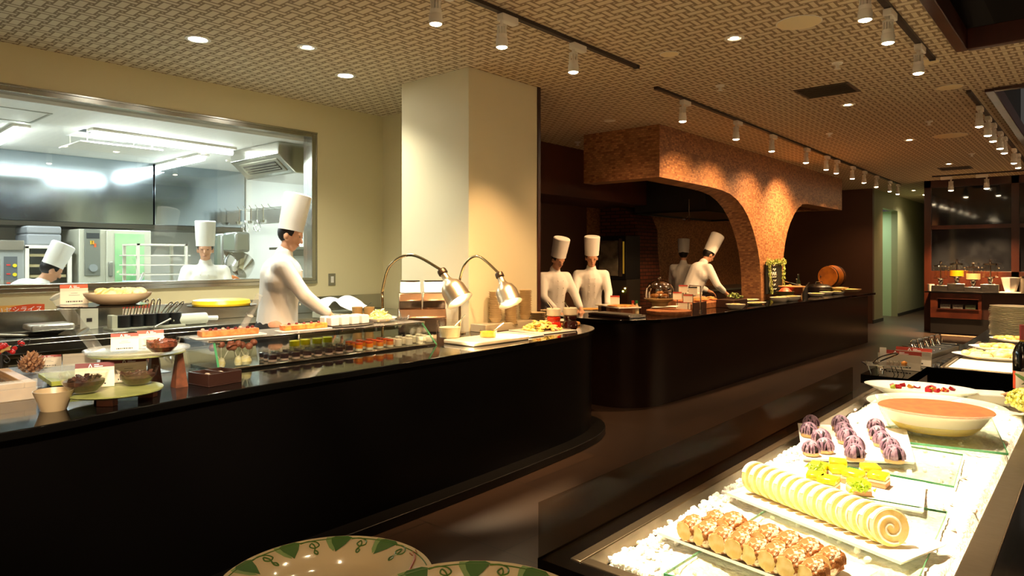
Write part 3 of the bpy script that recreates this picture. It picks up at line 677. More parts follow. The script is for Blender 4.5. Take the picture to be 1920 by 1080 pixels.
# steel back tables against the kitchen wall
t = thing('steel_work_table', 'long stainless steel work table under the kitchen window', 'work table', (-6.05, 1.5, 0))
MB().box(-.295, .3, -3.6, 3.5, .94, .975).box(.262, .3, -3.6, 3.0, .875, .94).obj('table_top', M_steel, t, bevel=.004)
MB().box(-.297, -.275, -3.6, 3.5, .976, 1.14).obj('backsplash', M_steel, t, bevel=.003)
MB().box(-.28, .2, -3.6, 2.9, .0, .06).obj('kick_plate', M_steeld, t)
MB().box(-.2, .22, -3.5, 2.9, .45, .47).obj('undershelf', M_steeld, t)
for sy in (-2.4, -.6, 1.2, 2.85):
    MB().cyl((.22, sy, .06), (.22, sy, .94), .022).obj('leg', M_steeld, t); MB().cyl((-.22, sy, .06), (-.22, sy, .94), .022).obj('leg', M_steeld, t)
for k, sy in enumerate((-2.0, -.9, .25, 1.2)): MB().box(-.1, .26, sy-.45, sy+.45, .5, .8).obj('refrigerator_door' if k % 2 else 'drawer', mat('pale_steel', 'c4c8b8', .3, .7), t, bevel=.006)
t = thing('steel_side_table', 'steel side table along the back wall left of the pillar', 'work table', (-5.35, 4.7, 0))
MB().box(-.395, .32, -.32, .32, .94, .975).obj('table_top', M_steel, t, bevel=.004)
MB().box(-.395, .32, .3, .32, .976, 1.12).obj('backsplash', M_steel, t, bevel=.003)
for sx in (-.35, .27):
    for sy in (-.27, .27): MB().cyl((sx, sy, 0), (sx, sy, .94), .02).obj('leg', M_steeld, t)
# wall switch
a = (622-960)/1280; tt = XW/(a*_c-_s); zz = CAM_H+(484-524)/1280*tt
t = thing('wall_switch', 'steel framed light switch on the cream wall right of the window', 'switch', (XW, tt*(a*_s+_c), zz))
MB().box(.0005, .008, -.045, .045, -.065, .065).obj('plate', M_steeld, t, bevel=.003); MB().box(.0085, .014, -.018, .018, -.035, .035).obj('rocker', M_white, t, bevel=.002)
# Japanese menu strip
t = thing('menu_strip', 'orange menu strip in Japanese on the cream wall at the left edge', 'sign', (XW, 0, 0))
ya, za = PX(0, 592, XW); yb, zb = PX(83, 570, XW)
MB().box(.001, .006, ya-.35, yb, za+.015, zb).obj('strip', mat('strip_yellow', 'f0b25a', .5), t)
ov = [(ya+.05, (za+zb)/2+.008)]+[(ya+.22-.17*math.cos(q), (za+zb)/2+.008+(zb-za)*.45*math.sin(q)) for q in [PI/2*k/6 for k in range(1, 7)]]+[(yb, zb), (yb, za+.016)]+[(ya+.22-.17*math.cos(q), (za+zb)/2+.008-(zb-za)*.4*math.sin(q)) for q in [PI/2*k/6 for k in range(6, 0, -1)]]
MB().slabpoly(ov, 0, .0062, .008).obj('orange_band', M_orange, t)
text('ハヤシライス', .05, M_wht, t, (.0085, yb-.17, (za+zb)/2), (R(90), 0, R(90)), shear=.25)
# ------------------------------------------------------------------ added globe lamps outside the view, put in to light the ceiling
gp = None
for k, (x, y) in enumerate(((2.0, -1.6), (-1.2, -2.4), (2.1, .6), (2.1, 9.9), (2.1, 11.8))):
    lb = 'added frosted globe lamp outside the view, %s of five' % (ORD[k] if k else 'first')
    if gp is None:
        gp = thing('added_globe_lamp', lb, 'pendant lamp', (x, y, 2.1), 0, 'added globe lamps outside the view')
        MB().sph((0, 0, 0), .14, 28, 18).obj('globe', mat('globe_glow', 'fff0d8', .4, emit=(1, .74, .45), es=6), gp); MB().cyl((0, 0, .141), (0, 0, CEIL-2.1), .006).obj('cord', M_blk, gp)
    else: gp2 = dup(gp, (x, y, 2.1), 0, lb)
    light('POINT', 'globe_glow', gp if k == 0 else gp2, (0, 0, -.0), 46, (1, .62, .32), .15)
# ================================================================== DESSERT COUNTER ITEMS
CAMP = Vector((0, 0, 0))
def facecam(x, y): return math.atan2(-y, -x)+PI/2   # local -Y towards the camera
def card(x, y, z, w_, h_, label, tilt=R(12), red=M_red, turn=0, group='menu cards on the dessert counter', lines=True, small=False, double=False):
    t = thing('menu_card', label, 'menu card', (x, y, z), facecam(x, y)+turn, group)
    mb = MB().at(0, 0, .001, rx=-tilt); mb.box(-w_/2, w_/2, 0, .0012, 0, h_*.78); mb.at(0, 0, .001, rx=-tilt)
    mb.obj('card_sheet', M_paper, t)
    MB().at(0, 0, .001, rx=-tilt).box(-w_/2, w_/2, -.0003, .0014, h_*.78, h_).obj('red_header', red, t)
    MB().at(0, h_*.2+.002, .001, rx=tilt*.6).box(-w_/2, w_/2, 0, .001, 0, h_*.8).obj('back_flap', M_paper, t)
    if not small:
        hb = MB().at(0, 0, .001, rx=-tilt)
        a = w_*.06; zz = h_*.82; xx = -w_*.12
        hb.add([(xx-a*.8, -.0008, zz), (xx-a*.35, -.0008, zz), (xx+a*.15, -.0008, zz+h_*.13), (xx-a*.05, -.0008, zz+h_*.15)], [(0, 1, 2, 3)])
        hb.add([(xx+a*.9, -.0008, zz), (xx+a*.45, -.0008, zz), (xx-a*.05, -.0008, zz+h_*.13), (xx+a*.05, -.0008, zz+h_*.15)], [(0, 1, 2, 3)])
        hb.box(-w_*.02, w_*.1, -.0008, -.0004, h_*.9, h_*.93).box(-w_*.02, w_*.2, -.0008, -.0004, h_*.83, h_*.86)
        hb.obj('emblem', M_wht, t, fix=False)
        ib = MB().at(0, 0, .001, rx=-tilt); x0_ = -w_*.3
        for k in range(9): ww = w_*(.03+.015*((k*5) % 3)); ib.box(x0_, x0_+ww, -.0006, -.0001, h_*.1, h_*.17); x0_ += ww+w_*.022
        ib.box(-w_*.2, w_*.2, -.0006, -.0001, h_*.45, h_*.465).box(-w_*.12, w_*.12, -.0006, -.0001, h_*.55, h_*.565)
        ib.obj('card_print', M_ink, t)
    return t
glaze = mat('beige_stoneware', 'b59f7c', .35)
M_sage = mat('sage_plate', '9ba164', .35, col2='868c50', scale=10)
# small beige bowl
x, y = P(92, 771, CT)
o = MB().shell([(.048, 0), (.05, .004), (.062, .04), (.078, .082)], .004, 40, sx=1, sy=.95).obj('small_bowl', glaze, None, (x-.015, y+.02, CT), ang=50); tag(o, 'small plain beige bowl at the front edge of the dessert counter', 'bowl')
M_acryl = frosted('milky_acrylic', 'eef0e8', .22)
# lower sage plate on wooden blocks
lx, ly = -3.31, 1.13
t = thing('cake_stand', 'low round sage green plate raised on dark wooden feet, two glass bowls on it', 'stand', (lx, ly, CT)); LZ = .972
MB().lathe([(.001, LZ-CT-.012), (.196, LZ-CT-.012), (.205, LZ-CT-.006), (.205, LZ-CT), (.001, LZ-CT)], 56, sx=1.0, sy=.95).obj('plate', M_sage, t)
for dx, dy in ((.1, -.06), (.03, .13), (-.12, 0)): MB().at(dx, dy, 0, rz=R(40)).box(-.035, .035, -.02, .02, .0005, LZ-CT-.0125).obj('foot', M_cone, t, bevel=.002)
# upper tier
ux, uy = -3.50, 1.30; UZ = 1.10
t = thing('cake_stand', 'tall round sage stand on tapered wooden legs carrying a clear glass platter', 'stand', (ux, uy, CT))
MB().lathe([(.001, UZ-CT-.01), (.2, UZ-CT-.01), (.208, UZ-CT-.005), (.205, UZ-CT), (.001, UZ-CT)], 56).obj('plate', M_sage, t)
for dx, dy in ((.08, .16), (-.13, -.1), (-.12, .12)):
    q = MB(); q.add([(dx-.012, dy-.012, UZ-CT-.0105), (dx+.012, dy-.012, UZ-CT-.0105), (dx+.012, dy+.012, UZ-CT-.0105), (dx-.012, dy+.012, UZ-CT-.0105), (dx-.03, dy-.03, .0005), (dx+.03, dy-.03, .0005), (dx+.03, dy+.03, .0005), (dx-.03, dy+.03, .0005)], [(0, 1, 2, 3), (4, 5, 6, 7), (0, 1, 5, 4), (1, 2, 6, 5), (2, 3, 7, 6), (3, 0, 4, 7)])
    q.obj('leg', M_cone, t)
o = MB().lathe([(.001, 0), (.21, 0), (.228, .012), (.228, .018), (.21, .008), (.001, .008)], 56).obj('glass_platter', M_acryl, None, (ux, uy, UZ+.001)); tag(o, 'thick clear glass platter lying on the tall sage stand', 'platter')
# glass bowls with chocolate
M_choc = mat('dark_chocolate', '2c1812', .45, col2='4a2c20', scale=60)
M_choc2 = mat('chocolate_flakes', '5a3020', .5, col2='8c4a34', scale=90)
def glass_bowl(x, y, z, r, h, label, fm, top, n, size, group='glass bowls of chocolate toppings'):
    t = thing('glass_bowl', label, 'bowl', (x, y, z), 0, group)
    MB().shell([(r*.45, .001), (r*.62, h*.12), (r*.86, h*.5), (r, h)], .003, 40).obj('bowl', M_bowlg, t, ang=60)
    f = MB().lathe([(.001, .006), (r*.5, .008), (r*.8, h*.45), (r*.82, h*top), (r*.4, h*(top+.08)), (.001, h*(top+.1))], 28)
    for k in range(n):
        a = random.random()*2*PI; rr = r*.75*math.sqrt(random.random()); f.at(rr*math.cos(a), rr*math.sin(a), h*(top+.06), random.random()*6, random.random()*.9, random.random()*.9); q = size*(.6+random.random()*.7)
        f.box(-q, q, -q*.55, q*.55, -q*.18, q*.18)
    f.obj('topping', fm, t, ang=25)
glass_bowl(-3.30, 1.01, LZ+.001, .095, .088, 'glass bowl of dark chocolate pieces, left one on the low sage plate', M_choc, .62, 26, .016)
glass_bowl(-3.33, 1.235, LZ+.001, .088, .08, 'glass bowl of brown chocolate shavings, right one on the low sage plate', mat('cocoa_shavings', '3d241d', .5, col2='54372c', scale=70), .6, 24, .014)
glass_bowl(-3.30, 1.33, UZ+.010, .08, .07, 'glass bowl of reddish flakes on the clear platter', M_choc2, .75, 60, .008)
for (px, py, z, w_, h_, lb, rd, tn) in ((178, 727, LZ, .15, .11, 'menu card with maroon header behind the left chocolate bowl', mat('card_maroon', '6e2326', .5), 0), (242, 716, LZ, .15, .11, 'menu card with maroon header behind the right chocolate bowl', MATS.get('card_maroon'), .15),
                                   (234, 658, UZ+.01, .115, .082, 'menu card with red header on the clear platter, left one', mat('card_redb', 'b23a26', .5), 0), (283, 652, UZ+.01, .115, .085, 'menu card with orange red header behind the flake bowl', mat('card_redc', 'c8452a', .5), .1)):
    x, y = P(px, py, z+.001); card(x, y, z+.001, w_, h_, lb, red=rd or MATS['card_maroon'], turn=tn)
# square tile with round acrylic stand
x, y = -3.86, 1.16
o = MB().prism([(-.17, -.13), (.15, -.16), (.18, .12), (-.14, .16)], 0, .022).obj('square_tile', mat('lime_tile', 'aab04a', .4, col2='8d953a', scale=14), None, (x, y, .951), bevel=.002); tag(o, 'square lime green serving tile beside the pine cone', 'tile')
o = MB().prism([(-.14, -.1), (.12, -.13), (.15, .09), (-.11, .13)], 0, .028).obj('tile_support', M_blk, None, (x, y, CT+.0022)); tag(o, 'black block hidden below the square lime tile', 'support')
t = thing('acrylic_stand', 'slanted clear acrylic tube stand with dark disc and pasta bowl, left one', 'stand', (x, y, .9735))
MB().lathe([(.001, 0), (.14, 0), (.145, .006), (.145, .03), (.14, .035), (.001, .035)], 48).obj('base_disc', M_acryl, t)
a3 = PT(196, 688, 3.62)-Vector((x, y, .9735)); b3 = PT(106, 556, 3.62)-Vector((x, y, .9735))
a3.z = max(a3.z, .037)
MB().cyl(a3, b3, .03, n=28).obj('slanted_tube', M_acryl, t); d3 = (b3-a3).normalized()
for f_ in (.12, .45, .86): c3 = a3.lerp(b3, f_); MB().cyl(c3-d3*.004, c3+d3*.004, .034, n=28).obj('collar', mat('acrylic_white', 'dfe3d8', .1), t)
MB().cyl(b3-d3*.004, b3+d3*.004, .033, n=28).obj('tube_cap', mat('acrylic_cap', 'e8ebe2', .15), t)
dc = PT(194, 573, 3.45)-Vector((x, y, .9735)); 
MB().lathe([(.001, 0), (.2, 0), (.2, .006), (.001, .006)], 56, x=dc.x, y=dc.y, z=dc.z).obj('disc_shelf', mat('dark_mirror', '4a4238', .06, .8), t)
DZ = .9735+dc.z+.006; dwx, dwy = x+dc.x, y+dc.y
t = thing('serving_bowl', 'wide shallow beige bowl of pasta salad on the dark disc', 'bowl', (dwx+.05, dwy+.05, DZ+.001))
MB().shell([(.08, 0), (.09, .004), (.125, .02), (.148, .045), (.152, .058)], .004, 48).obj('bowl', mat('beige_china', 'cbb495', .25), t, ang=60)
f = MB().lathe([(.001, .02), (.1, .02), (.138, .052), (.07, .066), (.001, .07)], 24)
for k in range(24):
    a = random.random()*6.28; rr = .12*math.sqrt(random.random()); f.at(rr*math.cos(a), rr*math.sin(a), .068, a, .5, .4); f.sph((0, 0, 0), (.025, .02, .01), 8, 5)
f.obj('pasta', mat('cream_pasta', 'e9d58c', .5, col2='f3e8b8', scale=40), t)
xx, yy = P(140, 571, DZ); card(xx, yy, DZ+.001, .12, .1, 'menu card with bright orange header on the dark disc', red=M_orange, turn=.15)
MB()
t = thing('pine_cone', 'small brown pine cone on the painted blue-grey sheen beside the green tile', 'pine cone', (*P(59, 701, CT), CT+.0025)); 
q = MB(); q.sph((0, 0, .045), (.02, .02, .042), 12, 8)
for j in range(9):
    zz = .010+j*.0105; rr = .056*math.sin(PI*min(1, (j+2.6)/11.5))+.004; nn = 8 if j < 7 else 5
    for k in range(nn):
        a = 2*PI*k/nn+j*.3; q.at(0, 0, zz, rz=a); q.add([(.012, -.004, 0), (.012, .004, 0), (rr, .009, .004+j*.002), (rr+.008, 0, .014+j*.002), (rr, -.009, .004+j*.002), (rr, 0, -.001)], [(0, 1, 2, 3, 4), (0, 5, 1), (1, 5, 2), (2, 5, 3), (3, 5, 4), (4, 5, 0)])
q.obj('scales', mat('pine_scale', '8a5a3c', .6, col2='c89b72', scale=50), t, ang=20)
t = thing('berry_ornament', 'wire ornament with shiny red berries on a dark post at the left edge', 'ornament', (*P(2, 712, CT), CT+.0025))
MB().cyl((0, 0, 0), (0, 0, .13), .008).lathe([(.03, 0), (.03, .004), (.001, .004)], 20).obj('post', M_blk, t)
q = MB()
for k in range(26): q.sph((random.uniform(-.09, .04)*.757, random.uniform(-.05, .1), .15+random.uniform(-.025, .035)), .013, 10, 7)
q.obj('berries', mat('red_berry', 'b01c1c', .2), t)
V = lambda a, h: (a*.757, a*.653, h)
MB().tube(bez([V(0, .15), V(.04, .16), V(.09, .19), V(.13, .215), V(.15, .2), V(.13, .175), V(.1, .18), V(.09, .165)], 6), .0022, 6).tube(bez([V(0, .13), V(.03, .12), V(.045, .1), V(.03, .085), V(.015, .1), V(.03, .115)], 6), .0025, 6).obj('wire', M_blk, t)
MB().tube([V(.0, .14), V(.05, .17)], .006, 6).tube([V(.0, .15), V(.045, .155)], .005, 6).obj('twigs', mat('tan_twig', 'b9995c', .7), t)
for px, lb, w_ in ((90, 'menu card with red header behind the pine cone', .13), (150, 'pale pink menu card lying behind the acrylic base', .17)):
    xx, yy = P(px, 690 if px == 90 else 686, CT)
    card(xx, yy, CT+.003, w_, .07, lb, red=M_red if px == 90 else M_paper, small=px != 90)
# tan framed tray with acrylic guard at lower left
t = thing('framed_tray', 'tan wooden framed glass tray with clear front guard at the left edge', 'tray', (*P(5, 745, CT), CT+.0005), R(-2))
A_ = [P(a, b, CT) for a, b in ((-40, 728), (28, 719), (78, 752), (55, 768), (-60, 790))]; ox, oy_ = P(5, 745, CT)
MB().box(-.42, .13, -.34, .10, 0, .05).box(0, 0.001, 0, 0.001, 0, .001).obj('tray_well', mat('tan_wood', 'c49a63', .4, col2='b08652', scale=8), t, bevel=.004)
MB().box(-.40, .085, -.34, .055, .0505, .056).obj('tray_floor', mat('brown_glass', '6a5034', .08), t)
MB().box(-.42, .13, .055, .10, .0505, .075).box(.085, .13, -.34, .055, .0505, .075).obj('rim', MATS['tan_wood'], t, bevel=.003)
MB().box(.14, .146, -.34, .10, .001, .09).obj('acrylic_guard', M_acryl, t)
# dark two-part box with wrapped spoons
A2, B2, C2 = [Vector(P(a, b, CT)) for a, b in ((350, 713), (395, 728), (457, 717))]
an = math.atan2((C2-B2).y, (C2-B2).x); wx = (C2-B2).length; wy = (A2-B2).length
t = thing('divided_box', 'dark brown two-compartment box of wrapped spoons at the counter edge', 'box', (B2.x-.02, B2.y, CT+.0005), an)
q = MB(); th = .006; hb = .062; wy = .17
q.box(0, wx, 0, wy, 0, .006).box(0, wx, 0, th, .006, hb).box(0, wx, wy-th, wy, .006, hb).box(0, th, th, wy-th, .006, hb).box(wx-th, wx, th, wy-th, .006, hb).box(wx*.48, wx*.48+th, th, wy-th, .006, hb)
q.obj('box_body', mat('espresso_wood', '2e1a14', .35), t, bevel=.0015)
for k in range(12):
    q = MB().at(wx*(.12+.06*(k % 6)) if k < 6 else wx*(.56+.06*(k % 6)), wy*.5, .03+.006*(k % 3), rz=R(80+5*(k % 4)), rx=R(6))
    q.box(-wy*.36, wy*.36, -.008, .008, -.0015, .0015).sph((wy*.28, 0, .002), (.018, .011, .005), 10, 6); q.obj('wrapped_spoon', mat('spoon_wrap', 'cbb7a2', .25, .4), t)
# glass display case
gx0, gx1, gy0, gy1 = -4.5, -3.66, 1.74, 3.34; GZ = 1.1
t = thing('glass_display_case', 'long low glass display case holding small dessert cups on the black counter', 'display case', (gx1, gy0, CT))
W_ = gx1-gx0; L_ = gy1-gy0
MB().box(-.006, 0, .03, L_+.05, .02, GZ-CT-.016).obj('front_pane', M_glass, t)
MB().box(-.36, .012, -.03, L_-.08, GZ-CT-.006, GZ-CT).obj('top_shelf', M_acryl, t)
MB().cyl((.012, -.03, GZ-CT-.004), (.012, L_-.08, GZ-CT-.004), .005).cyl((-.003, .03, .012), (-.003, L_+.05, .012), .006).obj('front_rail', M_chrome, t)
for nm, yy, dy in (('left_end', 0, .03), ('right_end', L_-.1, .14)):
    q = MB().add([(-.36, yy+dy, .003), (.0, yy+dy, .003), (.0, yy, GZ-CT-.008), (-.36, yy, GZ-CT-.008), (-.36, yy+dy+.01, .003), (.0, yy+dy+.01, .003), (.0, yy+.01, GZ-CT-.008), (-.36, yy+.01, GZ-CT-.008)], [(3, 2, 1, 0), (4, 5, 6, 7), (0, 1, 5, 4), (1, 2, 6, 5), (2, 3, 7, 6), (3, 0, 4, 7)])
    q.obj('end_pane', M_pane, t)
    MB().add([(.0005, yy+dy, .003), (.004, yy+dy, .003), (.004, yy, GZ-CT-.008), (.0005, yy, GZ-CT-.008), (.0005, yy+dy+.012, .003), (.004, yy+dy+.012, .003), (.004, yy+.012, GZ-CT-.008), (.0005, yy+.012, GZ-CT-.008)], [(3, 2, 1, 0), (4, 5, 6, 7), (0, 1, 5, 4), (1, 2, 6, 5), (2, 3, 7, 6), (3, 0, 4, 7)]).obj('glass_edge', M_gedge, t)
    MB().cyl((-.03, yy+.02, GZ-CT-.02), (-.03, yy+.05, GZ-CT-.02), .012).obj('clamp', M_chrome, t)
MB().box(-.36, -.02, .04, L_-.02, .0015, .012).obj('mirror_floor', mat('grey_mirror', '8d9184', .08, .9), t)
CZ = CT+.0125
def yat(px, X, py=680): return PX(px, py, X)[0]
def cup(name, label, group, r, h, fills, x, y, z, flare=1.1, proto={}):
    if label is None: return
    key = name+str(fills)+str(r)
    if key in proto: return dup(proto[key], (x, y, z), random.random()*6, label, group)
    t = thing(name, label, 'dessert cup', (x, y, z), 0, group)
    MB().shell([(r*.9, 0), (r, .003), (r*flare, h)], .0018, 20).obj('glass', M_bowlg, t, ang=60)
    zz = .004
    for nm, m_, fr_ in fills:
        z2 = zz+h*fr_; MB().lathe([(.001, zz), (r*.88, zz), (r*.92, z2-.002), (r*.8, z2), (.001, z2)], 18).obj(nm, m_, t); zz = z2+.0003
    proto[key] = t; return t
mj = mat('dark_cherry_jelly', '2a0f16', .12); ma = mat('orange_jelly', 'e8861e', .15); mr = mat('red_orange_sauce', 'd05020', .2); mw = mat('white_mousse', 'ece4d2', .4); ml = mat('lime_jelly', 'd4d31a', .2); mm = mat('pink_mousse', 'b99a92', .4)
for j, X in enumerate((-3.73, -3.80, -3.87)):
    nm_ = ('front', 'middle', 'back')[j]
    for grp, p0, p1, n, fills, colr in (('dark', 506, 650, 8, (('mousse', mm, .2), ('jelly', mj, .45)), 'dark cherry jelly'), ('orange', 668, 726, 4, (('mousse', mw, .25), ('jelly', ma, .4), ('sauce', mr, .2)), 'orange and red jelly'), ('white', 742, 800, 4, (('mousse', mw, .75),), 'white mousse')):
        y0_, y1_ = yat(p0, -3.76), yat(p1, -3.76)
        for k in range(n):
            cup('dessert_cup', 'glass of %s in the case, %s row, %s from the left' % (colr, nm_, 'first' if k == 0 else ORD[k]), 'rows of dessert glasses in the display case', .027, .062, fills, X, y0_+(y1_-y0_)*k/(n-1)+.01*j, CZ)
for k in range(4):
    cup('dessert_cup', 'tall lime green jelly glass behind the dark jelly glasses, %s from the left' % ('first' if k == 0 else ORD[k]), 'lime jelly glasses in the display case', .036, .1, (('mousse', mat('pale_lime', 'dcdcb0', .4), .45), ('jelly', ml, .35)), -3.96-.01*(k % 2), 2.42+.085*k, CZ)
for j, (px, py, big) in enumerate(((415, 702, .8), (449, 699, .8), (486, 702, 1.2))):
    x, y = P(px, py-8, CT); x = min(x, -3.74)
    t = thing('cake_pop_glass', ('tilted glass of chocolate balls on sticks at the left end of the case', 'narrow glass of chocolate balls on sticks, middle one', 'wide glass of cream with chocolate balls on sticks')[j], 'glass', (x, y, CZ))
    MB().shell([(.02*big, 0), (.03*big, .02), (.022*big, .05), (.036*big, .1)], .0018, 22).obj('glass', M_bowlg, t, ang=60)
    MB().lathe([(.001, .004), (.022*big, .006), (.028*big, .025), (.02*big, .05), (.001, .06)], 20).obj('cream', mat('yellow_cream', 'e6d79a', .5, col2='f1ead0', scale=50), t)
    for k in range(4 if j == 2 else 3):
        an = 1.2+k*1.5+j; tp = (math.cos(an)*.045, math.sin(an)*.045, .115+.012*(k % 2))
        s3 = MB().cyl((0, 0, .03), tp, .0022, n=6).obj('stick', mat('paper_stick', 'e8e0d0', .6), t)
        MB().sph(tp, .021, 14, 9).obj('cake_pop', mat('milk_choc_ball', '9a5c48', .25), t)
# things on the glass top
t = thing('tart_plate', 'white rectangular plate with an orange glazed tart on the glass case', 'plate', (-3.80, 1.90, GZ+.0005), R(83))
MB().prism([(-.19, -.07), (.19, -.07), (.2, -.06), (.2, .06), (.19, .07), (-.19, .07), (-.2, .06), (-.2, -.06)], 0, .008).obj('plate', M_porc, t, bevel=.003)
q = MB().box(-.16, .16, -.045, .045, .0085, .042); q.obj('tart', mat('orange_tart', 'c9733a', .5, col2='dd8f52', scale=40), t, bevel=.006)
for k in range(9): MB().sph((-.14+k*.035, .01*(-1)**k, .046), (.011, .011, .009), 10, 6).obj('berry', mat('tart_berry', '6e1f1a', .3) if k % 3 else mat('pink_cream', 'e2b7a0', .4), t)
t = thing('acrylic_stand', 'slanted clear acrylic stand holding a round yellow cake, on the glass case', 'stand', (-3.86, 2.08, GZ+.0005))
q0 = Vector((-3.86, 2.08, GZ)); a3 = PT(452, 622, 4.05)-q0; b3 = PT(487, 553, 4.05)-q0; a3.z = max(a3.z, .01)
MB().lathe([(.001, 0), (.06, 0), (.06, .01), (.001, .01)], 28, x=a3.x, y=a3.y).obj('base_disc', M_acryl, t)
MB().cyl(a3, b3, .02, n=24).obj('slanted_tube', M_acryl, t); dc = PT(417, 573, 4.0)-q0
d3 = (b3-a3).normalized(); c3 = a3.lerp(b3, .45); MB().cyl(c3-d3*.003, c3+d3*.003, .0235, n=24).obj('collar', MATS['acrylic_white'], t)
MB().lathe([(.001, 0), (.19, 0), (.19, .005), (.001, .005)], 56, x=dc.x, y=dc.y, z=dc.z).obj('disc_shelf', MATS['dark_mirror'], t)
o = MB().lathe([(.001, 0), (.155, 0), (.16, .008), (.155, .028), (.14, .031), (.001, .032)], 48).obj('round_cake', mat('lemon_cake', 'ffe23a', .3), None, (q0.x+dc.x-.01, q0.y+dc.y, q0.z+dc.z+.0055)); tag(o, 'flat round bright yellow cake on the acrylic disc', 'cake')
def loc_on(px, X, z): return (X, PX(px, 620, X)[0], z)
x, y, z = loc_on(570, -3.78, GZ+.0005)
t = thing('terrine_plate', 'narrow platter of orange fruit terrine on the glass case', 'platter', (x, y, z), R(86))
MB().box(-.17, .17, -.05, .05, 0, .007).obj('plate', M_porc, t, bevel=.002)
MB().box(-.145, .145, -.038, .038, .0075, .04).obj('terrine', mat('orange_terrine', 'e06a32', .35, col2='f0a04a', scale=35), t, bevel=.006)
for k in range(5): MB().sph((-.1+.05*k, .0, .042), .01, 10, 6).obj('berry', MATS['tart_berry'], t)
x, y, z = loc_on(648, -3.82, GZ+.0005)
o = MB().lathe([(.001, 0), (.13, 0), (.14, .006), (.14, .01), (.001, .008)], 40, sx=1, sy=1.5).obj('tray', mat('dark_oval_tray', '37332c', .2), None, (x, y, z)); tag(o, 'dark oval tray under the white square cups on the glass case', 'tray')
pr = None
for k in range(8):
    lb = 'white square cup on the dark oval tray, %s pair from the left, %s' % (('first', 'second', 'third', 'fourth')[k//2], ('nearer one', 'farther one')[k % 2])
    lc = (x+.035-.075*(k % 2), y-.125+.08*(k//2), z+.0105)
    if pr is None:
        pr = thing('square_cup', lb, 'cup', lc, 0, 'white square cups')
        MB().box(-.03, .03, -.03, .03, 0, .055).obj('cup', M_porc, pr, bevel=.005); MB().box(-.025, .025, -.025, .025, .0555, .058).obj('pudding', mw, pr, bevel=.002)
    else: dup(pr, lc, 0, lb)
p = loc_on(712, -3.86, GZ+.0005)
t = thing('salad_plate', 'small white dish piled with shredded yellow salad on the glass case', 'dish', p)
MB().shell([(.05, 0), (.06, .004), (.105, .02), (.12, .03)], .003, 36).obj('dish', M_porc, t, ang=60)
def heap(mb, r, h, n, s, fl=.5):
    for k in range(n):
        a = random.random()*6.28; rr = r*math.sqrt(random.random()); z = .018+h*(1-(rr/r)**2)*random.uniform(.5, 1); mb.at(rr*math.cos(a), rr*math.sin(a), z, random.random()*6, random.uniform(-.6, .6), random.uniform(-.6, .6)); q = s*random.uniform(.6, 1.3); mb.sph((0, 0, 0), (q, q*.5, q*.28*fl*2), 7, 5)
    mb.at(); return mb
heap(MB().lathe([(.001, .006), (.085, .02), (.04, .045), (.001, .06)], 18), .09, .07, 80, .018).obj('shredded_salad', mat('yellow_shreds', 'e8d878', .5, col2='f3ecc0', scale=50), t)
p = loc_on(752, -3.84, GZ+.0005)
t = thing('glass_dish', 'small glass dish of dark jam with a spoon on the glass case', 'dish', p)
MB().shell([(.04, 0), (.055, .01), (.065, .035)], .0025, 30).obj('dish', M_bowlg, t, ang=60); MB().lathe([(.001, .004), (.045, .006), (.05, .02), (.001, .021)], 22).obj('jam', mat('dark_jam', '2a1614', .15), t); MB().cyl((0, 0, .02), (-.06, .03, .075), .004).obj('spoon', M_chrome, t)
# right part of the counter under the heat lamps
x, y = P(866, 648, CT); 
t = thing('serving_board', 'beige serving board with dark rim right of the glass case', 'tray', (-3.52, 3.78, CT+.0005), R(88))
MB().box(-.3, .3, -.16, .16, 0, .03).obj('board', mat('board_beige', 'd8c7a4', .4), t, bevel=.008)
t = thing('glass_bucket', 'big square glass jar of pale dressing beside the case end', 'jar', (-3.72, 3.58, CT+.0315), R(20)); 
MB().shell([(.075, 0), (.08, .01), (.09, .07), (.1, .13)], .004, 28).obj('jar', M_bowlg, t, ang=60); MB().lathe([(.001, .006), (.07, .006), (.082, .08), (.001, .082)], 28).obj('dressing', mat('pale_dressing', 'c9bf98', .4), t)
MB().cyl((.03, 0, .07), (.1, .06, .17), .005).obj('ladle', M_chrome, t)
t = thing('soup_glass', 'low glass of bright yellow sauce with a spoon on the serving board', 'glass', (-3.53, 3.80, CT+.031))
MB().shell([(.062, 0), (.066, .008), (.07, .058)], .003, 30).obj('glass', M_bowlg, t, ang=60); MB().lathe([(.001, .005), (.06, .005), (.064, .042), (.001, .043)], 26).obj('sauce', mat('yellow_sauce', 'eebb1c', .2), t)
MB().cyl((.02, .02, .04), (.02, .15, .095), .0035).obj('spoon', M_chrome, t)
t = thing('white_platter', 'empty bright white rectangular platter under the right heat lamp', 'platter', (-3.62, 4.18, CT+.0005), R(90))
MB().box(-.17, .17, -.2, .2, 0, .006).lathe([(.001, 0)]*1+[(.001, .0)], 3).obj('platter', M_porc, t, bevel=.003) if False else MB().box(-.17, .17, -.2, .2, 0, .012).obj('platter', M_porc, t, bevel=.005)
t = thing('noodle_platter', 'white square platter heaped with yellow noodle salad', 'platter', (-3.66, 4.62, CT+.0005), R(86))
MB().box(-.21, .22, -.2, .2, 0, .012).obj('platter', M_porc, t, bevel=.005)
q = MB(); heap(q, .16, .075, 170, .03).obj('noodles', mat('noodle_yellow', 'e6cf5e', .5, col2='f2e7a2', scale=25), t)
for k in range(7): MB().sph((-.1+.035*k, -.05+.02*(k % 3), .055), (.03, .015, .01), 8, 5).obj('pepper_strip', mat('orange_pepper', 'e08a30', .4), t)
MB().sph((.17, -.05, .02), (.03, .02, .015), 8, 6).obj('lime_wedge', mat('lime_wedge', 'b7c046', .4), t)
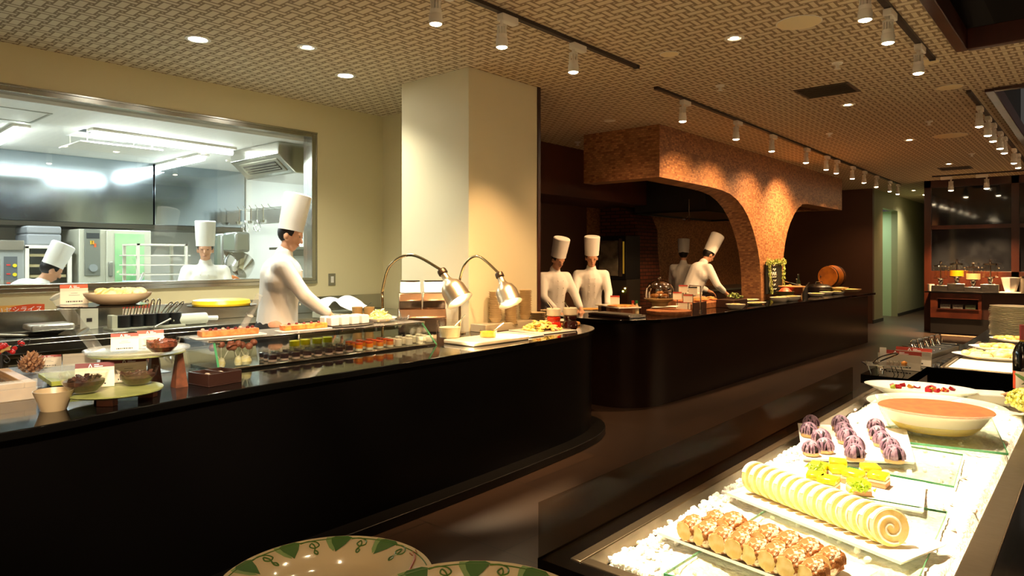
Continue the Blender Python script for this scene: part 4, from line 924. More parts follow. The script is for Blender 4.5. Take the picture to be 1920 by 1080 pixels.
def jar(px, py, mglass, label):
    x, y = P(px, py, CT); t = thing('sauce_jar', label, 'jar', (x-.06, y+.05, CT+.0005), 0, 'sauce jars at the counter end')
    MB().lathe([(.001, 0), (.05, 0), (.066, .02), (.066, .06), (.052, .082), (.06, .1), (.06, .118), (.05, .128), (.001, .128)], 32).obj('jar_body', mglass, t)
    MB().lathe([(.001, .1285), (.056, .1285), (.062, .135), (.062, .19), (.055, .196), (.001, .19)], 32).obj('lid', mat('cream_ceramic', 'd8cdb2', .3), t)
    MB().cyl((-.01, 0, .19), (-.04, -.03, .25), .006).obj('spoon', M_chrome, t)
jar(1042, 622, mat('red_glass', 'c0240f', .1, coat=.5), 'red sauce jar with cream lid and spoon, left of the pair'); jar(1073, 620, mat('brown_glass_jar', '2e100c', .1, coat=.5), 'dark brown sauce jar with cream lid and spoon, right of the pair')
x, y = P(1050, 613, CT)
o = MB().lathe([(.001, 0), (.155, 0), (.16, .01), (.155, .025), (.001, .025)], 40).obj('round_board', mat('light_wood', 'c78e4a', .5), None, (-3.86, 5.2, CT+.0005)); tag(o, 'round light wooden board behind the sauce jars', 'board')
t = thing('white_dish', 'shallow white dish on the round wooden board', 'dish', (-3.86, 5.2, CT+.026)); MB().shell([(.06, 0), (.12, .02)], .003, 36).obj('dish', M_porc, t, ang=60)
# stacks of bowls and plates
bp_ = None
for j, (px, n) in enumerate(((929, 13), (958, 14), (985, 13))):
    for k in range(n):
        X = -4.03 if j != 1 else -3.98; y = PX(px, 600, X)[0]; z = .986+k*.019 if j != 1 else CT+.001+k*.019
        lb = 'beige bowl in the %s stack by the pillar, %s from the bottom' % (('left', 'middle', 'right')[j], 'first' if k == 0 else ORD[k])
        if bp_ is None: bp_ = tag(MB().shell([(.036, 0), (.038, .004), (.05, .03), (.055, .04), (.064, .045)], .003, 32).obj('stacked_bowl', mat('stack_china', 'cdb892', .3), None, (X, y, z), ang=60), lb, 'bowl', 'beige bowls stacked by the pillar')
        else: dup(bp_, (X, y, z), 0, lb)
pp_ = None
for j, (px, X) in enumerate(((1006, -3.98), (1027, -4.08))):
    for k in range(13):
        y = min(PX(px, 600, X)[0], 5.3 if j else 9); z = CT+.001+k*.0095; lb = 'beige plate in the %s plate stack, %s from the bottom' % (('left', 'right')[j], 'first' if k == 0 else ORD[k])
        if pp_ is None: pp_ = tag(MB().shell([(.045, 0), (.05, .002), (.09, .012)], .003, 36).obj('stacked_plate', MATS['stack_china'], None, (X, y, z), ang=60), lb, 'plate', 'beige plates stacked at the counter end')
        else: dup(pp_, (X, y, z), 0, lb)
# heat lamps
def heat_lamp(pole_t, pole_px, top_px, neck_px, head, label, cy=.0):
    b = PT(pole_px[0], pole_px[1], pole_t); t = thing('heat_lamp', label, 'heat lamp', (b.x, b.y, CT+.0015)); O = Vector((b.x, b.y, CT+.0015))
    nk = PT(*neck_px)-O; tips = [PT(*q)-O for q in top_px]
    MB().tube([(0, 0, 0), (0, 0, tips[0].z-.08)]+[tuple(v) for v in bez([(0, 0, tips[0].z-.08)]+tips+[nk], 8)][1:], .0105, 12).lathe([(.05, 0), (.05, .008), (.015, .014), (.001, .014)], 24).obj('curved_pole', mat('brass_steel', 'b8a27a', .2, 1), t)
    hd = PT(*head)-O; d = (hd-nk).normalized(); qt = Vector((0, 0, -1)).rotation_difference(d).to_matrix().to_4x4()
    def mbh(): m_ = MB(); m_.M = Matrix.Translation(nk) @ qt; return m_
    mbh().lathe([(.001, 0), (.03, 0), (.034, -.01), (.034, -.035), (.03, -.04), (.001, -.04)][::-1], 28).obj('collar', mat('dark_bronze', '4a3c2c', .3, .6), t)
    L = (hd-nk).length; prof = [(.024, -.04), (.028, -.08), (.04, -.105), (.07, -.13), (.086, -.17), (.09, -.25), (.098, -.27)]
    inn = [(r-.003, z+.002) for r, z in prof[::-1]]
    shd = mbh().lathe(prof+[(.096, -.271)]+inn[1:], 36).obj('shade', mat('brushed_shade', 'c2b194', .32, .9), t, ang=50)
    mbh().sph((0, 0, -.2), (.055, .055, .06), 20, 12).obj('bulb', mat('heat_bulb', 'fff0d0', .3, emit=(1, .82, .55), es=9), shd)
    l = light('SPOT', 'spot_glow', t, tuple(nk+d*.275), 95, (1, .78, .48), .05, 66, .6, aim=(.08, 0, -1))
heat_lamp(5.14, (717, 640), [(718, 540, 5.14), (732, 497, 5.05), (772, 478, 4.95)], (827, 506, 4.8), (860, 560, 4.72), 'curved steel heat lamp over the serving board, left one')
heat_lamp(5.7, (862, 620), [(863, 520, 5.7), (874, 492, 5.65), (898, 481, 5.55)], (935, 512, 5.4), (958, 570, 5.3), 'curved steel heat lamp over the noodle platter, right one')
# bread warmer by the pillar
t = thing('bread_warmer', 'stainless steel warmer box with two angled hatches beside the pillar', 'warmer', (-4.43, 3.93, CT+.0015), facecam(-4.43, 3.93)+.06)
MB().slabpoly([(-.12, 0), (-.14, .13), (-.08, .2), (.12, .2), (.12, 0)], 0, -.2, .2).obj('warmer_body', mat('copper_steel', 'b08f74', .25, 1), t, bevel=.008)
for sx in (-.1, .1):
    MB().slabpoly([(-.085, .2005), (-.1, .27), (-.06, .33), (.06, .335), (.1, .2005)], 0, sx-.095, sx+.095).obj('hatch', mat('hatch_steel', 'c5a285', .2, 1), t, bevel=.005)
    MB().slabpoly([(-.06, .337), (-.02, .43), (.0, .43), (-.03, .337)], 0, sx-.085, sx+.085).obj('open_lid', M_steel, t, bevel=.003)
    MB().box(sx-.08, sx+.08, -.025, -.005, .425, .437).obj('lid_handle', M_blk, t)
# boxes on the side table
ST = .9755
t = thing('paper_box', 'pale blue box of supplies on the steel table left of the heat lamp pole', 'box', (-5.2, 4.66, ST), facecam(-5.2, 4.6))
q = MB(); q.box(-.2, .2, -.1, .1, 0, .01).box(-.2, .2, -.1, -.094, .01, .25).box(-.2, .2, .094, .1, .01, .25).box(-.2, -.194, -.094, .094, .01, .25).box(.194, .2, -.094, .094, .01, .25); q.obj('box_body', mat('pale_blue_plastic', 'b4c2c8', .3), t, bevel=.003)
MB().box(-.17, .17, .0, .004, .251, .3).obj('paper_label', M_paper, t)
text('B  DON·', .05, M_ink, t, (0, -.002, .275), (R(90), 0, 0))
MB().at(-.14, 0, .25, rx=R(-20), ry=R(25)).box(-.035, .035, 0, .003, 0, .09).obj('red_ticket', M_paper, t); MB().at(-.14, -.004, .25, rx=R(-20), ry=R(25)).box(-.03, .03, 0, .003, .06, .085).obj('ticket_stripe', M_red, t)
for k, px in enumerate((670, 692)):
    v = PT(px, 600, 6.35); tag(MB().lathe([(.04, 0), (.05, .12), (.045, .12), (.036, .005), (.001, .005)], 20).obj('wooden_canister', mat('kraft_tan', 'c09a5e', .6), None, (v.x, v.y, ST)), 'tan paper canister before the pale blue box, %s one' % ('left', 'right')[k], 'canister')
v = PT(640, 600, 6.6)
t = thing('cloth_pile', 'crumpled white kitchen towel on the steel table', 'towel', (v.x+.02, v.y, ST))
MB().grid(-.22, .22, -.18, .18, 26, 22, lambda a, b: .05+.05*math.sin(9*a+2)*math.cos(11*b)+.03*math.sin(23*a+7*b)-.25*(abs(a)**2+abs(b)**2)+.05).obj('towel', mat('white_towel', 'e6e9e6', .8), t, ang=0); 
t['label'] = 'crumpled white kitchen towel on the steel table'
q = tag(MB().box(-.24, .2, -.18, .2, 0, .055).obj('towel_box', mat('grey_green_box', 'a9aa94', .5), None, (v.x+.02, v.y, ST), bevel=.004), 'low grey green container beneath the crumpled towel', 'container'); t.location.z = ST+.056
# pale paper roll on the steel table
v = PT(404, 600, 6.2); t = thing('towel_roll', 'pale rolled cloth on the steel table behind the yellow cake', 'cloth', (-5.95, 2.62, ST))
MB().cyl((0, -.15, .05), (0, .15, .05), .05, n=24).obj('roll', mat('roll_pale', 'd3dac8', .7), t, bevel=.008); MB().cyl((0, .151, .05), (0, .25, .045), .02).obj('inner_roll', MATS['white_towel'], t)
# cutlery holder
yc0, yc1 = PX(216, 600, -5.95)[0], PX(332, 600, -5.95)[0]
t = thing('cutlery_holder', 'black scalloped holder bristling with steel tongs and spoons', 'holder', (-5.95, (yc0+yc1)/2, ST), 0); wl = yc1-yc0
o = MB().box(-.12, .1, -wl/2-.05, wl/2+.03, 0, .018).obj('tray_base', mat('grey_tray', 'a8ab95', .4), t, bevel=.004)
q = MB()
for k in range(5): q.cyl((0, -wl/2+.06+k*(wl-.08)/4, .0185), (0, -wl/2+.06+k*(wl-.08)/4, .115), .055, n=24)
q.obj('holder_cups', mat('black_holder', '1a1d1e', .35), t)
MB().box(-.05, .05, -wl/2-.04, -wl/2-.0, .0185, .12).obj('side_block', mat('pale_block', 'c8ccb4', .4), t)
for k in range(9):
    yy = -wl/2+.06+k*(wl-.1)/8; ln_ = .13 if k < 6 else .1; lean = (.03 if k < 6 else .08)
    MB().tube(bez([(0, yy, .1), (.0, yy+lean*.5, .1+ln_*.6), (.005, yy+lean, .1+ln_), (.01, yy+lean+.012, .1+ln_*.95), (.01, yy+lean*.5+.02, .1+ln_*.5), (.01, yy+.02, .1)], 5), .005, 6).obj('tongs', M_chrome, t)
x = -5.8; t2 = tag(MB().at(0, 0, .01, rz=R(15)).box(-.03, .03, -.14, .1, 0, .006).cyl((0, .09, .004), (0, .24, .06), .008).obj('spatula', M_steeld, None, (-5.80, yc0+.16, ST)), 'flat steel spatula lying before the black cutlery holder', 'spatula')
card(-6.12, (yc0+yc1)/2-.02, ST+.001, .2, .19, 'pink and red card standing behind the cutlery holder', red=MATS['card_redb'], small=True)
# frying pan and tray at left
v = PX(90, 620, -6.0)[0]
t = thing('wrapped_pan', 'black pan topped with a foil covered tray on the steel table', 'pan', (-5.98, v, ST)); MB().shell([(.06, 0), (.08, .012), (.12, .035)], .004, 30).obj('pan', M_blk, t, ang=60); MB().at(0, 0, .036).box(-.12, .12, -.14, .14, 0, .05).obj('wrapped_tray', mat('foil_wrap', 'c9cbc4', .25, .5, bump=.6, bscale=40), t, bevel=.015)
MB().cyl((0, .11, .035), (.02, .2, .055), .008).obj('handle', M_blk, t)
v = PX(52, 620, -6.05)[0]; t = thing('black_tray', 'flat black tray left of the foil covered pan', 'tray', (-6.03, v, ST)); MB().box(-.1, .1, -.16, .16, 0, .018).obj('tray', M_blk, t, bevel=.005); MB().cyl((.11, -.2, .03), (.11, -.03, .012), .008).obj('handle', M_steeld, t)
t = thing('white_carton', 'pale carton leaning on the steel backsplash behind the acrylic tube', 'carton', (-6.22, PX(165, 600, -6.22)[0], ST)); MB().box(-.03, .03, -.065, .065, 0, .2).obj('carton', mat('pale_carton', 'd2d3c0', .5), t, bevel=.002); MB().box(.0305, .032, -.02, .02, .06, .09).obj('printed_mark', M_ink, t)

# ================================================================== FRONT ISLAND
IT = .88
t = isl = thing('chilled_island', 'black stone buffet island with metal rimmed ice well in the foreground right', 'buffet island')
ix0, ix1, iy0, iy1 = -.955, .12, 1.19, 4.05; tx0, tx1, ty0, ty1 = -.868, -.238, 1.262, 3.95
q = MB().box(ix0+.01, ix1-.01, iy0+.01, iy1-.01, .0005, IT-.1)
q.box(ix0, tx0-.03, iy0, iy1, IT-.1, IT).box(tx1+.06, ix1, iy0, iy1, IT-.1, IT).box(tx0-.03, tx1+.06, iy0, ty0-.03, IT-.1, IT).box(tx0-.03, tx1+.06, ty1+.03, iy1, IT-.1, IT)
q.obj('island_body', M_black, t)
M_rim = mat('bronze_rim', '756650', .36, .9, bump=.08, bscale=25)
r_ = MB().box(tx0-.0295, tx0, ty0-.0295, ty1+.0295, IT-.06, IT+.003).box(tx1, tx1+.0595, ty0-.0295, ty1+.0295, IT-.06, IT+.003).box(tx0, tx1, ty0-.0295, ty0, IT-.06, IT+.003).box(tx0, tx1, ty1, ty1+.0295, IT-.06, IT+.003)
r_.obj('well_rim', M_rim, t, bevel=.003)
M_ice = mat('crushed_ice', 'f4f1e6', .25, col2='d9d8cc', scale=45, bump=.7, bscale=90, sss=.1)
MB().box(tx0+.001, tx1-.001, ty0+.001, ty1-.001, IT-.099, IT-.061).obj('well_floor', M_steel, t)
gl = MB().box(ix0+.002, ix0+.010, iy0+.0, 3.69, IT+.0005, 1.005).obj('guard_glass', M_tint, t)
ice_ = tag(MB().grid(tx0+.002, tx1-.002, ty0+.002, ty1-.002, 60, 200, lambda a, b: IT-.012+.006*math.sin(31*a+3*b)*math.sin(23*b)+random.uniform(-.003, .003)-(.028 if (a-tx0) < .035 or (b-ty0) < .03 or (tx1-a) < .02 else 0)).obj('crushed_ice', M_ice, None, fix=False, ang=0), 'bed of white crushed ice filling the island well', 'ice', None, 'stuff')
q = MB()
for k in range(900):
    if k < 500: a, b = tx0+.03+abs(random.gauss(0, .03)), random.uniform(ty0+.03, 2.6)
    elif k < 700: a, b = random.uniform(tx0+.03, -.5), ty0+.03+abs(random.gauss(0, .03))
    else: a, b = random.uniform(tx0+.03, tx1-.02), random.uniform(ty0, ty1-.03)
    q.at(a, b, IT-.009+random.uniform(0, .004), random.random()*6, random.random()*3, random.random()); s = random.uniform(.004, .011); q.sph((0, 0, 0), (s, s*.8, s*.7), 6, 4, .3)
q.obj('ice_chips', mat('ice_chip', 'fbf9f0', .12, sss=.2), ice_, ang=20)['kind'] = 'stuff'
M_gp = glassy('green_glass_plate', (.96, .985, .95), .04, .03, .35)
PZ = IT-.003
def gplate(name, poly, z, label, th=.007):
    t = thing(name, label, 'glass plate', (poly[0][0], poly[0][1], z)); pl = [(a-poly[0][0], b-poly[0][1]) for a, b in poly]
    MB().prism(pl, 0, th).obj('plate', M_gp, t, bevel=.001)
    n = len(pl)
    c_ = (sum(a for a, b in pl)/n, sum(b for a, b in pl)/n); big = [(c_[0]+(a-c_[0])*1.006, c_[1]+(b-c_[1])*1.006) for a, b in pl]
    for i in range(n):
        j = (i+1) % n; MB().add([(*pl[i], .0005), (*pl[j], .0005), (*pl[j], th-.0005), (*pl[i], th-.0005), (*big[i], .0005), (*big[j], .0005), (*big[j], th-.0005), (*big[i], th-.0005)], [(0, 1, 2, 3), (4, 5, 6, 7), (0, 1, 5, 4), (1, 2, 6, 5), (2, 3, 7, 6), (3, 0, 4, 7)]).obj('green_edge', M_gedge, t)
    return t
def wplate(poly, z, label, th=.008, m_=M_porc):
    c_ = (sum(a for a, b in poly)/len(poly), sum(b for a, b in poly)/len(poly)); pl = [(a-c_[0], b-c_[1]) for a, b in poly]
    t = thing('white_plate', label, 'plate', (*c_, z)); MB().prism(pl, 0, th*.6).obj('plate_base', m_, t)
    inn = [(a*.95, b*.95) for a, b in pl]; q = MB(); n = len(pl)
    vs = [(a, b, th*.6+.0002) for a, b in inn]+[(a, b, th) for a, b in pl]+[(a*1.02, b*1.02, th) for a, b in pl]+[(a, b, 0) for a, b in pl]
    q.add(vs, [(i, (i+1) % n, n+(i+1) % n, n+i) for i in range(n)]+[(n+i, n+(i+1) % n, 2*n+(i+1) % n, 2*n+i) for i in range(n)]+[(2*n+i, 2*n+(i+1) % n, 3*n+(i+1) % n, 3*n+i) for i in range(n)]); q.obj('rim', m_, t)
    return t
gplate('glass_plate', [(-.70, 1.30), (-.28, 1.36), (-.31, 2.1), (-.66, 2.05)], PZ+.002, 'clear greenish glass plate under the bread and roll cake plates')
gplate('glass_plate', [(-.62, 2.35), (-.33, 2.35), (-.36, 2.75), (-.80, 2.75)], PZ+.002, 'clear greenish glass plate behind the jelly square plate')
wplate([(-.80, 1.46), (-.40, 1.40), (-.36, 1.58), (-.80, 1.65)], PZ+.012, 'long white plate with two rows of sugared bread slices at the front')
wplate([(-.79, 1.83), (-.33, 1.66), (-.275, 1.83), (-.755, 2.0)], PZ+.012, 'long white plate with the yellow roll cake slices')
wplate([(-.74, 2.03), (-.36, 2.06), (-.40, 2.33), (-.76, 2.30)], PZ+.002, 'white rectangular plate with lime jelly squares', .006)
wplate([(-.74, 2.31), (-.46, 2.5), (-.57, 2.95), (-.91, 2.78)], PZ+.012, 'white ridged plate with three rows of purple chestnut cakes')
gplate('glass_plate', [(-.566, 2.79), (-.245, 2.86), (-.40, 3.72), (-.84, 3.66)], PZ+.002, 'green edged square glass plate under the tiramisu bowl', .009)
# bread slices
M_crust = mat('sugared_crust', '93581e', .8, col2='ecd9b8', scale=55, bump=.8, bscale=90, contrast=(.5, .6))
M_crumb = mat('bread_crumb', 'e6cc8c', .7, col2='d9b566', scale=40)
def bread_proto(label):
    t = thing('bread_slice', label, 'bread', (0, 0, 0), 0, 'sugared bread slices')
    q = MB()
    import mathutils
    q.M = Matrix.Translation((0, 0, .027)) @ Matrix.Rotation(R(-90), 4, 'X')
    k0 = len(q.v); q.lathe([(.001, -.030), (.022, -.031), (.0275, -.026), (.029, -.016), (.030, -.006), (.0295, .004), (.028, .014), (.024, .024), (.016, .031), (.001, .034)], 26, sx=.92, sy=.95)
    q.v = [tuple(Vector((0, b_, .027)) + (Vector(v)-Vector((0, b_, .027)))*random.uniform(.8, 1.14)) for v in q.v for b_ in (v[1],)]; q.obj('crust', M_crust, t, ang=0)
    q = MB(); n = 20; v = []
    q.lathe([(.001, 0), (.0205, 0), (.0205, .0015), (.001, .0025)], 20, sy=1.02, ripple=.05); 
    o = q.obj('crumb', M_crumb, t, (-.004, -.0185, .028)); o.rotation_euler = (R(90), 0, 0); o.location = (0, -.0295, .0265); return t
br = None
for row, (n, xa, ya, xb, yb) in enumerate(((8, -.722, 1.475, -.44, 1.432), (7, -.70, 1.548, -.43, 1.508))):
    for k in range(n):
        f_ = k/(n-1); lb = 'sugar dusted bread slice in the %s row, %s from the left' % (('front', 'back')[row], 'first' if k == 0 else ORD[k])
        lc = (xa+(xb-xa)*f_, ya+(yb-ya)*f_, PZ+.0185)
        if br is None: br = bread_proto(lb); br.location = lc; br.rotation_euler.z = R(-15)
        else: dup(br, lc, R(-15+random.uniform(-12, 12)), lb, sc=random.uniform(.92, 1.08))
# roll cake slices
rp = None; M_sponge = mat('yellow_sponge', 'f0d27a', .7, col2='f6e09a', scale=60); M_cream = mat('roll_cream', 'f6e6cf', .5)
for k in range(15):
    f_ = k/14; x = -.365+(-.728+.365)*f_; y = 1.735+(1.885-1.735)*f_; lb = 'yellow cream roll cake slice, %s from the right end' % ('first' if k == 0 else ORD[k])
    if rp is None:
        rp = thing('roll_cake_slice', lb, 'cake', (0, 0, 0), 0, 'yellow roll cake slices'); r0 = .042
        o = MB().lathe([(.001, -.009), (r0-.002, -.009), (r0, -.006), (r0, .006), (r0-.002, .009), (.001, .009)], 36).obj('sponge', M_sponge, rp); o.rotation_euler = (R(90), 0, 0); o.location.z = r0
        sp_ = [((.004+.030*a/12)*math.cos(a*.95), -.0095, r0+(.004+.030*a/12)*math.sin(a*.95)) for a in [i*.3 for i in range(41)]]
        MB().tube(sp_, .0028, 6).obj('cream_swirl', M_cream, rp)
        q = MB(); 
        for sgn in (1,): q.lathe([(r0*.82, 0), (r0*.82, .001), (r0*.8, .001)], 36)
        o = MB().slabpoly([((r0+.0012)*math.cos(a), r0+(r0+.0012)*math.sin(a)) for a in [R(25)+R(130)*i/14 for i in range(15)]]+[((r0-.002)*math.cos(a), r0+(r0-.002)*math.sin(a)) for a in [R(155)-R(130)*i/14 for i in range(15)]], 1, -.0075, .0075).obj('sugar_coat', mat('icing_sugar', 'fdfaf0', .8), rp)
    else: rp2 = dup(rp, None, None, lb)
    tgt = rp if k == 0 else rp2
    tgt.location = (x, y, PZ+.0185); tgt.rotation_euler = (R(-9), 0, R(40)+R(16)*f_)
# jelly squares
jp = None
for k, (px, py) in enumerate(((1530, 912), (1553, 920), (1610, 927), (1647, 912), (1535, 893), (1572, 900), (1600, 908), (1632, 897), (1571, 886))):
    x, y = P(px, py-4, PZ+.009); lb = 'yellow lime jelly square on sponge, %s' % ('front left corner', 'front row, left of centre', 'front row, right of centre', 'right end', 'back left beside the greens', 'middle of the back', 'centre of the group', 'back right', 'farthest back')[k]
    if jp is None:
        jp = thing('jelly_square', lb, 'jelly cake', (x, y, PZ+.0065), .2, 'lime jelly squares')
        MB().box(-.026, .026, -.026, .026, 0, .013).obj('sponge_base', mat('pale_sponge', 'd9a878', .7), jp, bevel=.002)
        MB().box(-.0255, .0255, -.0255, .0255, .0132, .02).obj('cream_layer', M_cream, jp)
        MB().box(-.0255, .0255, -.0255, .0255, .0202, .037).obj('jelly', mat('clear_lime_jelly', 'f0de1c', .12, col2='c9cf2a', scale=50, bump=.3, bscale=50, coat=.4), jp, bevel=.004)
    else: dup(jp, (x, y, PZ+.0065), .2+random.uniform(-.5, .5), lb)
M_leaf = mat('bright_parsley', 'a9c520', .5)
for k, (px, py) in enumerate(((1543, 884), (1630, 922))):
    x, y = P(px, py, PZ+.035); t = thing('parsley_sprig', 'curly green garnish sprig on the jelly squares, %s one' % ('back left', 'front right')[k], 'garnish', (x-.02, y, PZ+.0355), 0, 'garnish sprigs')
    q = MB()
    for i in range(60): q.at(random.gauss(0, .012), random.gauss(0, .012), abs(random.gauss(.0, .008)), random.random()*6, random.random()*3, random.random()*3); q.lathe([(.001, 0), (.005, .001), (.006, .003)], 6, ripple=.4, rn=3)
    q.obj('leaves', M_leaf, t)
# chestnut cakes
M_purp = mat('purple_chestnut_cream', '6c4a60', .55, col2='b79bab', scale=60, contrast=(.4, .7))
mp = None
rows = (((1521, 805), (1517, 820), (1540, 835), (1547, 850), (1521, 855)), ((1576, 808), (1582, 820), (1588, 833), (1602, 850), (1603, 864)), ((1642, 812), (1646, 826), (1654, 838), (1669, 852), (1677, 868)))
for j, rw in enumerate(rows):
    for k, (px, py) in enumerate(rw):
        lb = 'purple chestnut cream cake with piped strands, %s row, %s from the back' % (('left', 'middle', 'right')[j], ('first', 'second', 'third', 'fourth', 'fifth')[k]); x, y = P(px, py-3, PZ+.02)
        if mp is None:
            mp = thing('chestnut_cake', lb, 'cake', (x, y, PZ+.0185), 0, 'purple chestnut cakes')
            MB().lathe([(.026, 0), (.028, .004), (.027, .012), (.001, .014)], 22).obj('base', mat('tart_base', 'd9b078', .6), mp)
            MB().sph((0, 0, .028), (.026, .026, .022), 18, 10).obj('cream_core', mat('purple_core', '1e0f1a', .6), mp)
            q = MB()
            for i in range(17):
                a = random.random()*PI; off = random.uniform(-.02, .02); hh = math.sqrt(max(.0288**2-off**2, 1e-5)); ct, st = math.cos(a), math.sin(a)
                q.tube([(ct*off-st*hh*math.cos(b), st*off+ct*hh*math.cos(b), .016+(hh*1.15)*math.sin(b)) for b in [PI*(-.05+1.1*u/9) for u in range(10)]], .0031, 6)
            q.obj('piped_strands', M_purp, mp, ang=0)
        else: dup(mp, (x, y, PZ+.0185), random.random()*6, lb, sc=random.uniform(.95, 1.1))
# tiramisu bowl: glass bowl with yellow layer, white cream, cocoa top
x, y = -.49, 3.05
t = thing('tiramisu_bowl', 'large oval white bowl of cocoa dusted tiramisu standing on a glass plate', 'bowl', (x, y, PZ+.0115), R(27))
pf = [(.12, 0), (.14, .012), (.165, .04), (.19, .075), (.225, .096), (.235, .1)]
MB().shell(pf, .005, 64, sx=1, sy=.94).obj('bowl', frosted('milky_glass', 'f4f1e2', .2), t, ang=60)
MB().lathe([(.001, .0055), (.128, .0055), (.146, .022), (.157, .036), (.001, .036)], 48, sy=.92).obj('lemon_layer', mat('lemon_layer', 'f0d818', .3), t)
MB().lathe([(.001, .0365), (.157, .0365), (.164, .046), (.182, .073), (.195, .083), (.001, .083)], 48, sy=.92).obj('cream_layer', mat('mascarpone', 'efe6c8', .4), t)
MB().lathe([(.001, .0835), (.195, .0835), (.193, .086), (.001, .087)], 56, sy=.92).obj('cocoa_top', mat('cocoa_powder', '8f4a18', .9, col2='804014', scale=30), t)
v = P(1730, 722, .93)
t = thing('fruit_dish', 'oval white dish of milk pudding with diced strawberries behind the tiramisu', 'dish', (-.64, 3.86-.12, PZ+.0), R(10))
t.location = (-.655, 3.70, PZ+.0)
MB().shell([(.1, 0), (.12, .01), (.18, .04), (.235, .066)], .005, 56, sx=1.0, sy=.62).obj('dish', M_porc, t, ang=60)
MB().lathe([(.001, .03), (.155, .032), (.19, .052), (.001, .054)], 44, sy=.6).obj('pudding', mw, t)
for k in range(16):
    MB().at(random.uniform(-.13, .13), random.uniform(-.06, .06), .058, random.random()*6, .4, .3).box(-.012, .012, -.009, .009, -.006, .009).obj('fruit_piece', mat(('straw_red', 'peach_bit', 'kiwi_bit')[k % 3 if k % 2 else 0], ('b0202a', 'e0a040', 'a8b840')[k % 3 if k % 2 else 0], .3), t)
t = thing('white_board', 'plain white rectangular dish corner right of the tiramisu bowl', 'dish', (-.41, 3.84, PZ+.001), R(20)); MB().box(-.1, .09, -.07, .07, 0, .05).obj('dish', M_porc, t, bevel=.012)
# flower and driftwood, bottle
x, y = -.235, 3.65
t = thing('flower_head', 'dense yellow green flower head with leaves at the right edge of the ice', 'flower', (x, y, IT+.004))
q = MB()
for i in range(420):
    a, b = random.random()*6.28, math.acos(random.uniform(-.2, 1)); rr = .085*random.uniform(.8, 1.05); q.at(rr*math.sin(b)*math.cos(a), rr*math.sin(b)*math.sin(a), .05+.06*math.cos(b), a, 0, b); q.sph((0, 0, 0), (.007, .007, .004), 6, 4)
q.sph((0, 0, .0), .001); q.at(); q.sph((0, 0, .055), (.07, .07, .052), 16, 10); q.obj('florets', mat('floret_lime', 'c3bd3a', .6, col2='e2dc80', scale=70), t)
q = MB()
for k in range(4): q.at(-.03+.02*k, .03, .12, rz=k*1.4, ry=R(-30)); q.sph((.04, 0, 0), (.045, .022, .004), 12, 6)
q.obj('leaves', mat('dark_leaf', '4c6a2a', .5), t)
o = MB().tube([(-.08, .05, .02), (-.02, .02, .045), (.06, -.02, .03), (.12, .02, .02)], [.012, .02, .022, .01], 10).obj('driftwood', mat('pale_wood', 'b98a5a', .7, col2='8c6238', scale=30), None, (x-.07, y+.14, IT+.0)); tag(o, 'short piece of pale driftwood beside the yellow green flower', 'driftwood')
bx, by = -.29, 3.86
t = thing('wine_bottle', 'dark wine bottle with red capsule and orange edged label at the right edge', 'bottle', (bx+.05, by+.08, IT+.004))
t.location = (-.28, 3.985, IT+.001); t.scale = (1.18,)*3
MB().lathe([(.001, 0), (.036, 0), (.038, .005), (.038, .19), (.03, .215), (.016, .235), (.0145, .245), (.0145, .3), (.001, .3)], 32).obj('glass', mat('black_bottle', '0d0c0b', .06, coat=.6), t)
MB().lathe([(.0155, .235), (.0155, .302), (.001, .303)], 24).obj('capsule', mat('red_capsule', '7a2320', .4), t)
MB().lathe([(.0158, .236), (.0158, .243), (.0152, .243)], 24).obj('gold_band', mat('gold_band', 'b99a3a', .3, .8), t)
q = MB(); n = 12; th0 = facecam(bx, by)-PI/2
q.add([(.0384*math.cos(a), .0384*math.sin(a), z) for z in (.05, .12) for a in [th0-.9+.25*i for i in range(n)]], [(i, i+1, n+i+1, n+i) for i in range(n-1)]); q.obj('label', M_paper, t, fix=False)
q = MB(); q.add([(.0386*math.cos(a), .0386*math.sin(a), z) for z in (.05, .12) for a in [th0-1.2+.2*i for i in range(3)]], [(0, 1, 4, 3), (1, 2, 5, 4)]); q.obj('label_edge', M_orange, t, fix=False)
